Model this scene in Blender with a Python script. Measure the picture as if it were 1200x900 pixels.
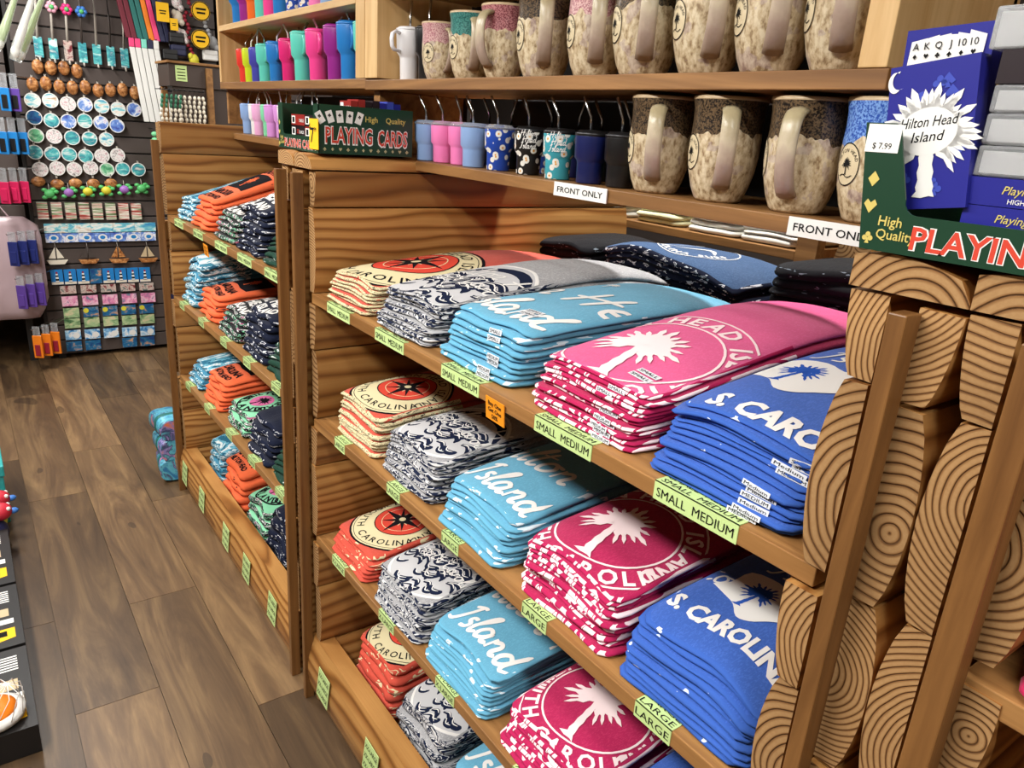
import bpy, bmesh, math, random
from mathutils import Vector, Matrix
from mathutils.geometry import tessellate_polygon

scene = bpy.context.scene
for o in list(bpy.data.objects):
    bpy.data.objects.remove(o)
COL = scene.collection
rnd = random.Random(7)
PI = math.pi

# ------------------------------------------------------------------ camera
def cam_axes(yaw, pitch, roll):
    cy, sy, cp, sp = math.cos(yaw), math.sin(yaw), math.cos(pitch), math.sin(pitch)
    f = Vector((-sy * cp, cy * cp, -sp)); r = Vector((cy, sy, 0)); d = f.cross(r)
    cr, sr = math.cos(roll), math.sin(roll)
    return cr * r + sr * d, -sr * r + cr * d, f
_r, _d, _f = cam_axes(math.radians(53.127), math.radians(18.633), math.radians(-4.058))
cam_data = bpy.data.cameras.new('camera')
cam = bpy.data.objects.new('camera', cam_data)
COL.objects.link(cam)
_m = Matrix((_r, -_d, -_f)).transposed().to_4x4()
_m.translation = Vector((0, 0, 1.6))
cam.matrix_world = _m
cam_data.sensor_fit = 'HORIZONTAL'
cam_data.sensor_width = 36.0
cam_data.lens = 878.75 / 1200 * 36
cam_data.clip_start = 0.02
scene.camera = cam

# ------------------------------------------------------------------ world, exposure
world = bpy.data.worlds.new('world')
scene.world = world
world.use_nodes = True
world.node_tree.nodes['Background'].inputs[0].default_value = (1, 0.97, 0.93, 1)
world.node_tree.nodes['Background'].inputs[1].default_value = 0.25
vs = scene.view_settings
vs.view_transform = 'Standard'; vs.look = 'None'; vs.gamma = 1; vs.use_curve_mapping = False
vs.exposure = 0.45

# the shop's ceiling lamps: (x, y, length along x, length along y, watts)
LAMPS = [(-0.9, -0.85, 1.2, 0.3, 50), (-2.6, -0.75, 1.2, 0.3, 44), (-4.4, 0.0, 1.2, 0.16, 36), (-1.5, 1.48, 1.2, 0.16, 34), (-3.6, 2.1, 1.2, 0.16, 24), (0.9, -0.1, 1.2, 0.16, 22)]
CEIL = 2.75
for i, (lx, ly, la, lb, lw) in enumerate(LAMPS):
    ld = bpy.data.lights.new('ceiling_lamp_light', 'AREA')
    ld.shape = 'RECTANGLE'; ld.size = la; ld.size_y = lb; ld.energy = lw; ld.color = (1, 0.97, 0.93)
    lo = bpy.data.objects.new('ceiling_lamp_light', ld)
    lo.location = (lx, ly, CEIL - 0.075)
    COL.objects.link(lo)

# ------------------------------------------------------------------ helpers
def lin(c):
    c = c / 255.0
    return c / 12.92 if c <= 0.04045 else ((c + 0.055) / 1.055) ** 2.4
def rgb(r, g, b):
    return (lin(r), lin(g), lin(b), 1)

class MB:
    """collects geometry for one mesh object"""
    def __init__(s):
        s.v = []; s.f = []; s.m = []; s.sm = []
    def add(s, verts, faces, m=0, smooth=False):
        o = len(s.v)
        s.v += [tuple(p) for p in verts]
        for f in faces:
            s.f.append([i + o for i in f]); s.m.append(m); s.sm.append(smooth)
    def box(s, x0, x1, y0, y1, z0, z1, m=0):
        s.add([(x0, y0, z0), (x1, y0, z0), (x1, y1, z0), (x0, y1, z0), (x0, y0, z1), (x1, y0, z1), (x1, y1, z1), (x0, y1, z1)],
              [(0, 3, 2, 1), (4, 5, 6, 7), (0, 1, 5, 4), (1, 2, 6, 5), (2, 3, 7, 6), (3, 0, 4, 7)], m)
    def prism(s, poly, a, b, axis='y', m_end=0, m_side=0, smooth=False):
        """poly: list of 2D points; axis y -> (x,z), axis x -> (y,z), axis z -> (x,y)"""
        n = len(poly)
        mk = {'y': lambda p, t: (p[0], t, p[1]), 'x': lambda p, t: (t, p[0], p[1]), 'z': lambda p, t: (p[0], p[1], t)}[axis]
        V = [mk(p, a) for p in poly] + [mk(p, b) for p in poly]
        area = sum(poly[i][0] * poly[(i + 1) % n][1] - poly[(i + 1) % n][0] * poly[i][1] for i in range(n))
        flip = (area > 0) != (axis in 'y')
        # orientation: make end caps point outwards for a<b
        f0 = list(range(n)); f1 = list(range(n, 2 * n))
        sides = [(i, (i + 1) % n, n + (i + 1) % n, n + i) for i in range(n)]
        if not flip:
            s.add(V, [f0], m_end); o = len(s.v) - 2 * n
            s.f.append([o + i for i in reversed(f1)]); s.m.append(m_end); s.sm.append(False)
            for q in sides:
                s.f.append([o + i for i in reversed(q)]); s.m.append(m_side); s.sm.append(smooth)
        else:
            s.add(V, [list(reversed(f0))], m_end); o = len(s.v) - 2 * n
            s.f.append([o + i for i in f1]); s.m.append(m_end); s.sm.append(False)
            for q in sides:
                s.f.append([o + i for i in q]); s.m.append(m_side); s.sm.append(smooth)
    def lathe(s, prof, n=20, c=(0, 0, 0), m=0, smooth=True, mfun=None):
        o = len(s.v)
        for (r, z) in prof:
            for k in range(n):
                a = 2 * PI * k / n
                s.v.append((c[0] + r * math.cos(a), c[1] + r * math.sin(a), c[2] + z))
        for j in range(len(prof) - 1):
            for k in range(n):
                s.f.append([o + j * n + k, o + j * n + (k + 1) % n, o + (j + 1) * n + (k + 1) % n, o + (j + 1) * n + k])
                s.m.append(mfun(j) if mfun else m); s.sm.append(smooth)
        s.f.append([o + k for k in reversed(range(n))]); s.m.append(mfun(0) if mfun else m); s.sm.append(False)
        e = o + (len(prof) - 1) * n
        s.f.append([e + k for k in range(n)]); s.m.append(mfun(len(prof) - 2) if mfun else m); s.sm.append(False)
    def tube(s, pts, r, n=8, m=0, flat=None, up=(0, 0, 1)):
        """sweep; r is a number or a list; flat=(a,b) gives an elliptic section"""
        pts = [Vector(p) for p in pts]
        o = len(s.v); N = len(pts)
        for i, p in enumerate(pts):
            t = (pts[min(i + 1, N - 1)] - pts[max(i - 1, 0)]).normalized()
            u = t.cross(Vector(up))
            if u.length < 1e-4: u = t.cross(Vector((1, 0, 0)))
            u.normalize(); w = u.cross(t)
            rr = r[i] if isinstance(r, (list, tuple)) else r
            a, b = flat if flat else (1, 1)
            for k in range(n):
                g = 2 * PI * k / n
                q = p + u * (rr * a * math.cos(g)) + w * (rr * b * math.sin(g))
                s.v.append(tuple(q))
        for i in range(N - 1):
            for k in range(n):
                s.f.append([o + i * n + k, o + i * n + (k + 1) % n, o + (i + 1) * n + (k + 1) % n, o + (i + 1) * n + k])
                s.m.append(m); s.sm.append(True)
        s.f.append([o + k for k in reversed(range(n))]); s.m.append(m); s.sm.append(False)
        e = o + (N - 1) * n
        s.f.append([e + k for k in range(n)]); s.m.append(m); s.sm.append(False)
    def decal(s, gfx, origin, ux, uy, mats, eps=0.0004, step=0.00015):
        """flat print: places 2D graphics on the plane origin + a*ux + b*uy"""
        o = Vector(origin); ux = Vector(ux); uy = Vector(uy); nn = ux.cross(uy).normalized()
        for layer, key, V, F in gfx:
            k = mats.index(key)
            s.add([tuple(o + ux * a + uy * b + nn * (eps + step * layer)) for a, b in V], F, k)
    def build(s, name, mats, parent=None, loc=(0, 0, 0), rotz=0, rot=None, bevel=0, recalc=False):
        me = bpy.data.meshes.new(name)
        me.from_pydata(s.v, [], s.f)
        for mm in (mats if isinstance(mats, (list, tuple)) else [mats]):
            me.materials.append(M[mm] if isinstance(mm, str) else mm)
        me.polygons.foreach_set('material_index', s.m)
        me.polygons.foreach_set('use_smooth', s.sm)
        if recalc:
            bm = bmesh.new(); bm.from_mesh(me); bmesh.ops.recalc_face_normals(bm, faces=bm.faces); bm.to_mesh(me); bm.free()
        me.update()
        return link(name, me, parent, loc, rotz, rot, bevel)

def link(name, me, parent=None, loc=(0, 0, 0), rotz=0, rot=None, bevel=0):
    o = bpy.data.objects.new(name, me)
    COL.objects.link(o)
    o.location = loc
    o.rotation_euler = rot if rot else (0, 0, rotz)
    if parent: o.parent = parent
    if bevel:
        b = o.modifiers.new('bevel', 'BEVEL'); b.width = bevel; b.segments = 2; b.limit_method = 'ANGLE'
    return o

def tag(o, label=None, cat=None, group=None, kind=None):
    if label: o['label'] = label
    if cat: o['category'] = cat
    if group: o['group'] = group
    if kind: o['kind'] = kind
    return o
def thing(name, label, cat, loc=(0, 0, 0), rotz=0, group=None):
    o = bpy.data.objects.new(name, None)
    COL.objects.link(o)
    o.empty_display_size = 0.05
    o.location = loc; o.rotation_euler = (0, 0, rotz)
    return tag(o, label, cat, group)
def dup(o, parent=None, **kw):
    c = o.copy(); COL.objects.link(c)
    if parent: c.parent = parent
    for ch in o.children: dup(ch, c)
    return c

# ------------------------------------------------------------------ materials
M = {}
class NT:
    def __init__(s, name, rough=0.6, spec=0.5, metal=0.0):
        s.mat = bpy.data.materials.new(name); s.mat.use_nodes = True
        s.n = s.mat.node_tree.nodes; s.l = s.mat.node_tree.links
        s.b = s.n['Principled BSDF']
        s.b.inputs['Roughness'].default_value = rough
        s.b.inputs['Specular IOR Level'].default_value = spec
        s.b.inputs['Metallic'].default_value = metal
        M[name] = s.mat
    def new(s, t, **kw):
        n = s.n.new(t)
        for k, v in kw.items(): setattr(n, k, v)
        return n
    def put(s, sock, v):
        if hasattr(v, 'is_output') or isinstance(v, bpy.types.NodeSocket): s.l.new(v, sock)
        else: sock.default_value = v
    def math(s, op, a, b=None, c=None):
        n = s.new('ShaderNodeMath', operation=op)
        s.put(n.inputs[0], a)
        if b is not None: s.put(n.inputs[1], b)
        if c is not None: s.put(n.inputs[2], c)
        return n.outputs[0]
    def vmath(s, op, a, b=None):
        n = s.new('ShaderNodeVectorMath', operation=op)
        s.put(n.inputs[0], a)
        if b is not None: s.put(n.inputs[1], b)
        return n.outputs[0]
    def obj(s): return s.new('ShaderNodeTexCoord').outputs['Object']
    def rand(s): return s.new('ShaderNodeObjectInfo').outputs['Random']
    def noise(s, vec, scale=5, detail=2, rough=0.5, dist=0):
        n = s.new('ShaderNodeTexNoise'); s.put(n.inputs['Vector'], vec)
        n.inputs['Scale'].default_value = scale; n.inputs['Detail'].default_value = detail
        n.inputs['Roughness'].default_value = rough; n.inputs['Distortion'].default_value = dist
        return n.outputs[0]
    def scale(s, vec, sc): return s.vmath('MULTIPLY', vec, sc)
    def ramp(s, fac, stops, mode='LINEAR'):
        n = s.new('ShaderNodeValToRGB'); s.put(n.inputs[0], fac)
        n.color_ramp.interpolation = mode
        e = n.color_ramp.elements
        while len(e) < len(stops): e.new(0.5)
        for q, (p, c) in zip(e, stops): q.position = p; q.color = c
        return n.outputs[0]
    def mix(s, fac, a, b, blend='MIX'):
        n = s.new('ShaderNodeMix', data_type='RGBA', blend_type=blend)
        s.put(n.inputs[0], fac); s.put(n.inputs[6], a); s.put(n.inputs[7], b)
        return n.outputs[2]
    def tint(s, col, amt):
        """vary value from object to object"""
        n = s.new('ShaderNodeHueSaturation')
        s.put(n.inputs['Value'], s.math('MULTIPLY_ADD', s.rand(), amt, 1 - amt / 2)); s.put(n.inputs['Color'], col)
        return n.outputs[0]
    def color(s, c): s.put(s.b.inputs['Base Color'], c)
    def bump(s, h, strength=0.3, dist=0.002):
        n = s.new('ShaderNodeBump'); n.inputs['Strength'].default_value = strength; n.inputs['Distance'].default_value = dist
        s.put(n.inputs['Height'], h); s.l.new(n.outputs[0], s.b.inputs['Normal'])

def plain(name, c, rough=0.5, spec=0.5, metal=0.0, vary=0.0):
    t = NT(name, rough, spec, metal)
    col = c
    n = t.noise(t.obj(), 14, 3)
    col = t.mix(t.math('MULTIPLY', n, 0.18), c, tuple(x * 0.72 for x in c[:3]) + (1,))
    if vary: col = t.tint(col, vary)
    t.color(col)
    return t
def fabric(name, c, heather=0.0, dark=None):
    t = NT(name, 0.92, 0.12)
    o = t.obj()
    fine = t.noise(o, 900, 1)
    soft = t.noise(o, 18, 3)
    dk = dark or tuple(x * 0.6 for x in c[:3]) + (1,)
    col = t.mix(t.math('MULTIPLY', soft, 0.35), c, dk)
    if heather:
        hn = t.noise(t.scale(o, (1, 0.35, 1)), 420, 3, 0.7)
        col = t.mix(t.math('MULTIPLY', t.math('GREATER_THAN', hn, 0.54), heather), col, tuple(min(1, x * 1.9 + 0.05) for x in c[:3]) + (1,))
    t.color(col)
    wr = t.noise(t.scale(o, (1, 0.55, 1)), 26, 4, 0.6, 0.6)
    t.bump(t.math('MULTIPLY_ADD', fine, 0.15, wr), 0.5, 0.004)
    t.b.inputs['Sheen Weight'].default_value = 0.15
    return t
def fold_print(name, stops, sc, scale=1.0, dist=0.8, base=None, detail=2):
    """printed cloth seen along the folded edge: stops is a constant ramp of noise value -> colour"""
    t = NT(name, 0.9, 0.15)
    o = t.obj()
    off = t.new('ShaderNodeCombineXYZ'); t.put(off.inputs[0], t.math('MULTIPLY', t.rand(), 91.0)); t.put(off.inputs[2], t.math('MULTIPLY', t.rand(), 37.0))
    v = t.vmath('ADD', t.scale(o, sc), off.outputs[0])
    n = t.noise(v, scale, detail, 0.5, dist)
    t.color(t.ramp(n, stops, 'CONSTANT'))
    t.bump(t.noise(o, 60, 3), 0.4, 0.003)
    return t
def rings(name, light, dark, mid, freq, rough, end, spec=0.3):
    """solid wood: growth rings round the object's own axis (y), seen as rings on the ends and as figure along the sides"""
    t = NT(name, rough, spec)
    o = t.obj(); r = t.rand()
    off = t.new('ShaderNodeCombineXYZ'); t.put(off.inputs[1], t.math('MULTIPLY', r, 23.0)); t.put(off.inputs[0], t.math('MULTIPLY', r, 7.0))
    ns = t.new('ShaderNodeTexNoise'); t.put(ns.inputs['Vector'], t.vmath('ADD', t.scale(o, (7, 1.9, 7) if not end else (9, 9, 9)), off.outputs[0]))
    ns.inputs['Scale'].default_value = 1.0; ns.inputs['Detail'].default_value = 2
    d = t.vmath('SCALE', t.vmath('SUBTRACT', ns.outputs['Color'], (0.5, 0.5, 0.5)))
    d.node.inputs['Scale'].default_value = 0.022 if end else 0.075
    p = t.vmath('ADD', o, d)
    sp = t.new('ShaderNodeSeparateXYZ'); t.put(sp.inputs[0], p)
    x = t.math('MULTIPLY_ADD', sp.outputs[1], t.math('MULTIPLY_ADD', r, 0.05, 0.0), sp.outputs[0])
    rr = t.math('SQRT', t.math('ADD', t.math('MULTIPLY', x, x), t.math('MULTIPLY', sp.outputs[2], sp.outputs[2])))
    fr = t.math('FRACT', t.math('MULTIPLY', rr, t.math('MULTIPLY_ADD', r, freq * 0.8, freq * 0.6)))
    fib = t.noise(t.scale(o, (260, 4 if not end else 260, 260)), 1.0, 2)
    col = t.ramp(fr, [(0.0, dark), (0.09, dark), (0.15, mid), (0.30, light), (0.70, light), (0.90, mid), (0.97, dark)] if end else [(0.0, dark), (0.10, mid), (0.26, light), (0.58, light), (0.82, mid), (0.95, dark)])
    col = t.mix(t.math('MULTIPLY', fib, 0.5), col, mid)
    blot = t.noise(o, 7, 3)
    col = t.mix(t.math('MULTIPLY', blot, 0.45), col, tuple(q * 0.55 for q in mid[:3]) + (1,))
    t.color(t.tint(col, 0.35))
    h = t.ramp(fr, [(0.0, (0, 0, 0, 1)), (0.12, (1, 1, 1, 1)), (0.9, (0.8, 0.8, 0.8, 1)), (1.0, (0, 0, 0, 1))])
    t.bump(t.math('MULTIPLY_ADD', fib, 0.25, h), 0.55 if end else 0.12, 0.0015)
    return t
def board(name, light, dark, axis='x', rough=0.45, stretch=30, spec=0.4, vary=0.2, fine=1.0):
    """sawn board: grain runs along the given axis"""
    t = NT(name, rough, spec)
    o = t.obj()
    off = t.new('ShaderNodeCombineXYZ')
    for k in range(3): t.put(off.inputs[k], t.math('MULTIPLY', t.rand(), 17.0 + 9 * k))
    s = {'x': (1.6, stretch, stretch), 'y': (stretch, 1.6, stretch), 'z': (stretch, stretch, 1.6)}[axis]
    v = t.vmath('ADD', t.scale(o, s), off.outputs[0])
    n = t.noise(v, 1.0, 5, 0.6, 1.2)
    f = t.noise(t.scale(v, (6, 6, 6)), 1.0 * fine, 2, 0.6)
    col = t.ramp(n, [(0.3, dark), (0.48, tuple((a + b) / 2 for a, b in zip(light, dark))), (0.62, light)])
    col = t.mix(t.math('MULTIPLY', f, 0.35), col, dark)
    t.color(t.tint(col, vary))
    t.bump(f, 0.15, 0.001)
    return t

rings('log_end', rgb(192, 154, 106), rgb(56, 32, 16), rgb(146, 104, 62), 125, 0.8, True, 0.2)
rings('log_side', rgb(198, 148, 86), rgb(108, 66, 30), rgb(156, 104, 52), 36, 0.42, False)
board('batten_wood', rgb(140, 98, 54), rgb(98, 64, 32), 'z', 0.4, 24)
board('shelf_wood', rgb(176, 130, 78), rgb(126, 86, 46), 'x', 0.4, 26)
board('old_shelf_wood', rgb(160, 116, 68), rgb(112, 76, 40), 'x', 0.5, 26)
board('pine', rgb(226, 192, 138), rgb(196, 154, 96), 'z', 0.5, 18)
board('pine_x', rgb(224, 190, 138), rgb(190, 150, 96), 'x', 0.5, 18)
t = NT('plank_wood', 0.42, 0.4)
o = t.obj(); off = t.new('ShaderNodeCombineXYZ'); t.put(off.inputs[0], t.math('MULTIPLY', t.rand(), 53.0)); t.put(off.inputs[1], t.math('MULTIPLY', t.rand(), 31.0))
v = t.vmath('ADD', t.scale(o, (1.3, 9, 1)), off.outputs[0])
n1 = t.noise(v, 1.0, 5, 0.62, 1.6); n2 = t.noise(t.scale(v, (3, 14, 1)), 1.0, 3, 0.6)
kn = t.noise(t.scale(v, (2.6, 0.7, 1)), 1.0, 1)
col = t.ramp(n1, [(0.28, rgb(70, 52, 36)), (0.5, rgb(106, 82, 56)), (0.72, rgb(142, 114, 78))])
col = t.mix(t.math('MULTIPLY', n2, 0.45), col, rgb(70, 54, 40))
col = t.mix(t.math('MULTIPLY', t.math('GREATER_THAN', kn, 0.74), 0.55), col, rgb(44, 34, 26))
t.color(t.tint(col, 0.8)); t.bump(n2, 0.12, 0.001)

plain('wall_paint', rgb(112, 104, 94), 0.8)
plain('dark_wall', rgb(58, 50, 46), 0.7)
plain('ceiling_paint', rgb(150, 144, 136), 0.8)
plain('black_panel', rgb(20, 18, 18), 0.6)
plain('slat_face', rgb(74, 64, 60), 0.55)
plain('slat_groove', rgb(24, 20, 18), 0.6)
plain('steel', rgb(200, 200, 200), 0.22, 0.5, 1.0)
plain('dark_steel', rgb(60, 60, 62), 0.35, 0.5, 0.8)
plain('black', rgb(16, 16, 17), 0.45)
plain('ink', rgb(14, 14, 14), 0.7, 0.2)
plain('white', rgb(232, 232, 228), 0.55)
plain('paper_white', rgb(236, 235, 230), 0.7, 0.2)
plain('white_ink', rgb(232, 230, 226), 0.85, 0.15)
plain('pale_pink_ink', rgb(248, 226, 228), 0.85, 0.15)
plain('label_green', rgb(198, 224, 150), 0.6, 0.3, vary=0.12)
plain('tag_orange', rgb(240, 150, 30), 0.6, 0.3)
plain('tag_yellow', rgb(250, 196, 30), 0.6, 0.3)
plain('box_green', rgb(18, 58, 38), 0.35)
plain('card_red', rgb(206, 62, 40), 0.5)
plain('gold_ink', rgb(206, 188, 100), 0.5)
plain('tan_ink', rgb(180, 172, 128), 0.5)
plain('deck_blue', rgb(38, 40, 136), 0.3)
plain('deck_blue_light', rgb(62, 78, 178), 0.3)
plain('deck_dark', rgb(34, 22, 28), 0.35)
plain('deck_red', rgb(150, 40, 36), 0.35)
plain('cardboard', rgb(196, 176, 140), 0.7)
t = NT('clear_plastic', 0.12, 0.5); t.color(rgb(225, 228, 232)); t.b.inputs['Transmission Weight'].default_value = 0.75; t.b.inputs['IOR'].default_value = 1.3
t = NT('lamp_glow', 0.5); t.color(rgb(255, 250, 240)); t.b.inputs['Emission Color'].default_value = (1, 0.95, 0.87, 1); t.b.inputs['Emission Strength'].default_value = 6
# ------------------------------------------------------------------ flat graphics: lists of (layer, material, verts2d, faces)
_tc = {}
def glyphs(sx, off=0.0):
    k = (sx, off)
    if k not in _tc:
        cu = bpy.data.curves.new('lettering', 'FONT'); cu.body = sx; cu.resolution_u = 2; cu.offset = off; cu.dimensions = '2D'; cu.fill_mode = 'FRONT'
        ob = bpy.data.objects.new('lettering', cu)
        me = bpy.data.meshes.new_from_object(ob)
        V = [(v.co.x, v.co.y) for v in me.vertices]; F = [tuple(p.vertices) for p in me.polygons]
        bpy.data.objects.remove(ob); bpy.data.curves.remove(cu); bpy.data.meshes.remove(me)
        _tc[k] = (V, F)
    return _tc[k]
def g_text(sx, x, y, h, m, layer=1, width=None, anchor='c', off=0.006, rot=0.0, shear=0.0):
    """text whose capitals are h tall, centred (or left anchored) at x, baseline y"""
    V, F = glyphs(sx, off)
    if not V: return []
    x0 = min(v[0] for v in V); x1 = max(v[0] for v in V)
    sy = h / 0.72; sc = sy if width is None else width / (x1 - x0)
    cx = (x0 + x1) / 2 if anchor == 'c' else x0
    out = []
    for a, b in V:
        p, q = (a - cx) * sc + shear * b * sy, b * sy
        out.append((x + p * math.cos(rot) - q * math.sin(rot), y + p * math.sin(rot) + q * math.cos(rot)))
    return [(layer, m, out, F)]
def g_arc_text(sx, cx, cy, r, h, m, mid=90, inside=False, layer=1, gap=0.25, off=0.02):
    """letters round a circle; mid is the angle of the text's middle, inside=True reads along the bottom"""
    ws = []
    for ch in sx:
        if ch == ' ': ws.append(0.35 * h / 0.72)
        else:
            V, _ = glyphs(ch, off); ws.append((max(v[0] for v in V) - min(v[0] for v in V)) * h / 0.72)
    tot = sum(ws) + gap * h * (len(sx) - 1)
    a = math.radians(mid) + (tot / 2 / r if not inside else -tot / 2 / r)
    out = []
    for ch, w in zip(sx, ws):
        d = (w / 2) / r
        a += d if inside else -d
        if ch != ' ':
            if inside: out += g_text(ch, cx + (r + h / 2) * math.cos(a), cy + (r + h / 2) * math.sin(a), h, m, layer, rot=a + PI / 2, off=off)
            else: out += g_text(ch, cx + (r - h / 2) * math.cos(a), cy + (r - h / 2) * math.sin(a), h, m, layer, rot=a - PI / 2, off=off)
        a += (d + gap * h / r) if inside else -(d + gap * h / r)
    return out
def g_poly(pts, m, layer=1):
    tri = tessellate_polygon([[Vector((p[0], p[1], 0)) for p in pts]])
    F = []
    for f in tri:
        a, b, c = (pts[i] for i in f)
        cr = (b[0] - a[0]) * (c[1] - a[1]) - (c[0] - a[0]) * (b[1] - a[1])
        F.append(tuple(f) if cr > 0 else tuple(reversed(f)))
    return [(layer, m, list(pts), F)]
def g_disc(cx, cy, r, m, layer=1, n=28, sx=1.0):
    return g_poly([(cx + r * sx * math.cos(2 * PI * k / n), cy + r * math.sin(2 * PI * k / n)) for k in range(n)], m, layer)
def g_ring(cx, cy, r, w, m, layer=1, n=40, sx=1.0, a0=0, a1=360):
    V = []; F = []
    full = a1 - a0 >= 360
    for k in range(n + (0 if full else 1)):
        a = math.radians(a0 + (a1 - a0) * k / n)
        for q in (r - w / 2, r + w / 2): V.append((cx + q * sx * math.cos(a), cy + q * math.sin(a)))
    for k in range(n):
        i = 2 * k; j = 2 * ((k + 1) % (len(V) // 2))
        F.append((i, i + 1, j + 1, j))
    return [(layer, m, V, F)]
def g_rect(x0, y0, x1, y1, m, layer=1):
    return [(layer, m, [(x0, y0), (x1, y0), (x1, y1), (x0, y1)], [(0, 1, 2, 3)])]
def smooth_line(pts, k=4):
    if len(pts) < 3: return list(pts)
    P = [pts[0]] + list(pts) + [pts[-1]]; out = []
    for i in range(1, len(P) - 2):
        for j in range(k):
            t = j / k
            out.append(tuple(0.5 * (2 * P[i][d] + (P[i + 1][d] - P[i - 1][d]) * t + (2 * P[i - 1][d] - 5 * P[i][d] + 4 * P[i + 1][d] - P[i + 2][d]) * t * t
                                    + (3 * P[i][d] - P[i - 1][d] - 3 * P[i + 1][d] + P[i + 2][d]) * t ** 3) for d in range(2)))
    out.append(tuple(pts[-1]))
    return out
def g_stroke(pts, w, m, layer=1, taper=False, k=4):
    pts = smooth_line(pts, k); n = len(pts); V = []; F = []
    for i, p in enumerate(pts):
        a = pts[max(i - 1, 0)]; b = pts[min(i + 1, n - 1)]
        dx, dy = b[0] - a[0], b[1] - a[1]; l = math.hypot(dx, dy) or 1
        ww = w / 2 * (math.sin(PI * (0.08 + 0.84 * i / (n - 1))) if taper else (0.55 if i in (0, n - 1) else 1))
        ex = (-dx / l * 0, 0)
        V += [(p[0] + dy / l * ww, p[1] - dx / l * ww), (p[0] - dy / l * ww, p[1] + dx / l * ww)]
    for i in range(n - 1): F.append((2 * i, 2 * i + 2, 2 * i + 3, 2 * i + 1))
    return [(layer, m, V, F)]
SCRIPT = {
 'H': (0.86, [[(.12, .95), (.1, .5), (.02, 0)], [(.62, 1.0), (.55, .5), (.5, .0)], [(-.1, .42), (.3, .52), (.8, .58)]]),
 'i': (0.28, [[(.1, .5), (.06, .2), (.12, .02), (.25, .1)], [(.13, .68), (.14, .72)]]),
 'l': (0.32, [[(.02, .2), (.2, .7), (.25, .98), (.14, .95), (.08, .5), (.1, .08), (.2, .0), (.3, .12)]]),
 't': (0.38, [[(.16, .9), (.1, .4), (.12, .05), (.24, .0), (.34, .12)], [(-.05, .62), (.36, .68)]]),
 'o': (0.5, [[(.3, .46), (.12, .48), (.03, .25), (.12, .02), (.3, .06), (.38, .28), (.28, .46), (.48, .44)]]),
 'n': (0.52, [[(.06, .48), (.08, .0)], [(.08, .3), (.22, .48), (.34, .4), (.33, .1), (.4, .0), (.5, .1)]]),
 'e': (0.44, [[(.04, .22), (.3, .3), (.3, .46), (.14, .48), (.04, .25), (.12, .02), (.3, .02), (.44, .15)]]),
 'a': (0.54, [[(.36, .42), (.16, .5), (.04, .25), (.14, .0), (.32, .15), (.38, .46)], [(.38, .46), (.36, .1), (.44, .0), (.54, .1)]]),
 'd': (0.66, [[(.36, .42), (.16, .5), (.04, .25), (.14, .0), (.32, .15), (.4, .5)], [(.46, 1.0), (.38, .4), (.38, .08), (.5, .0), (.7, .12)]]),
 'I': (0.5, [[(.06, .84), (.3, .98), (.46, .95)], [(.3, .97), (.26, .5), (.12, .02), (-.1, .0)]]),
 's': (0.38, [[(.3, .46), (.12, .48), (.1, .34), (.28, .22), (.26, .04), (.04, .02)]]),
 'S': (0.6, [[(.46, .9), (.25, 1.0), (.1, .8), (.3, .52), (.38, .2), (.18, .0), (-.02, .12)]]),
 'u': (0.52, [[(.05, .48), (.06, .1), (.2, .0), (.36, .2), (.38, .48)], [(.38, .48), (.38, .1), (.5, .06)]]),
 'h': (0.52, [[(.1, 1.0), (.06, .0)], [(.07, .3), (.22, .48), (.34, .4), (.33, .1), (.4, .0), (.5, .1)]]),
 'C': (0.7, [[(.5, .86), (.3, 1.0), (.06, .7), (.04, .25), (.25, .0), (.55, .15)]]),
 'r': (0.36, [[(.06, .48), (.08, .0)], [(.08, .28), (.2, .46), (.34, .44)]]),
 ' ': (0.4, [])}
def g_script(sx, x, y, h, w, m, layer=1, rot=0.0, slant=0.18):
    out = []; cx = 0
    for ch in sx:
        adv, st = SCRIPT[ch]
        for line in st:
            P = []
            for a, b in line:
                p, q = (cx + a + slant * b) * h, b * h
                P.append((x + p * math.cos(rot) - q * math.sin(rot), y + p * math.sin(rot) + q * math.cos(rot)))
            out += g_stroke(P, w, m, layer)
        cx += adv
    return out
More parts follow.
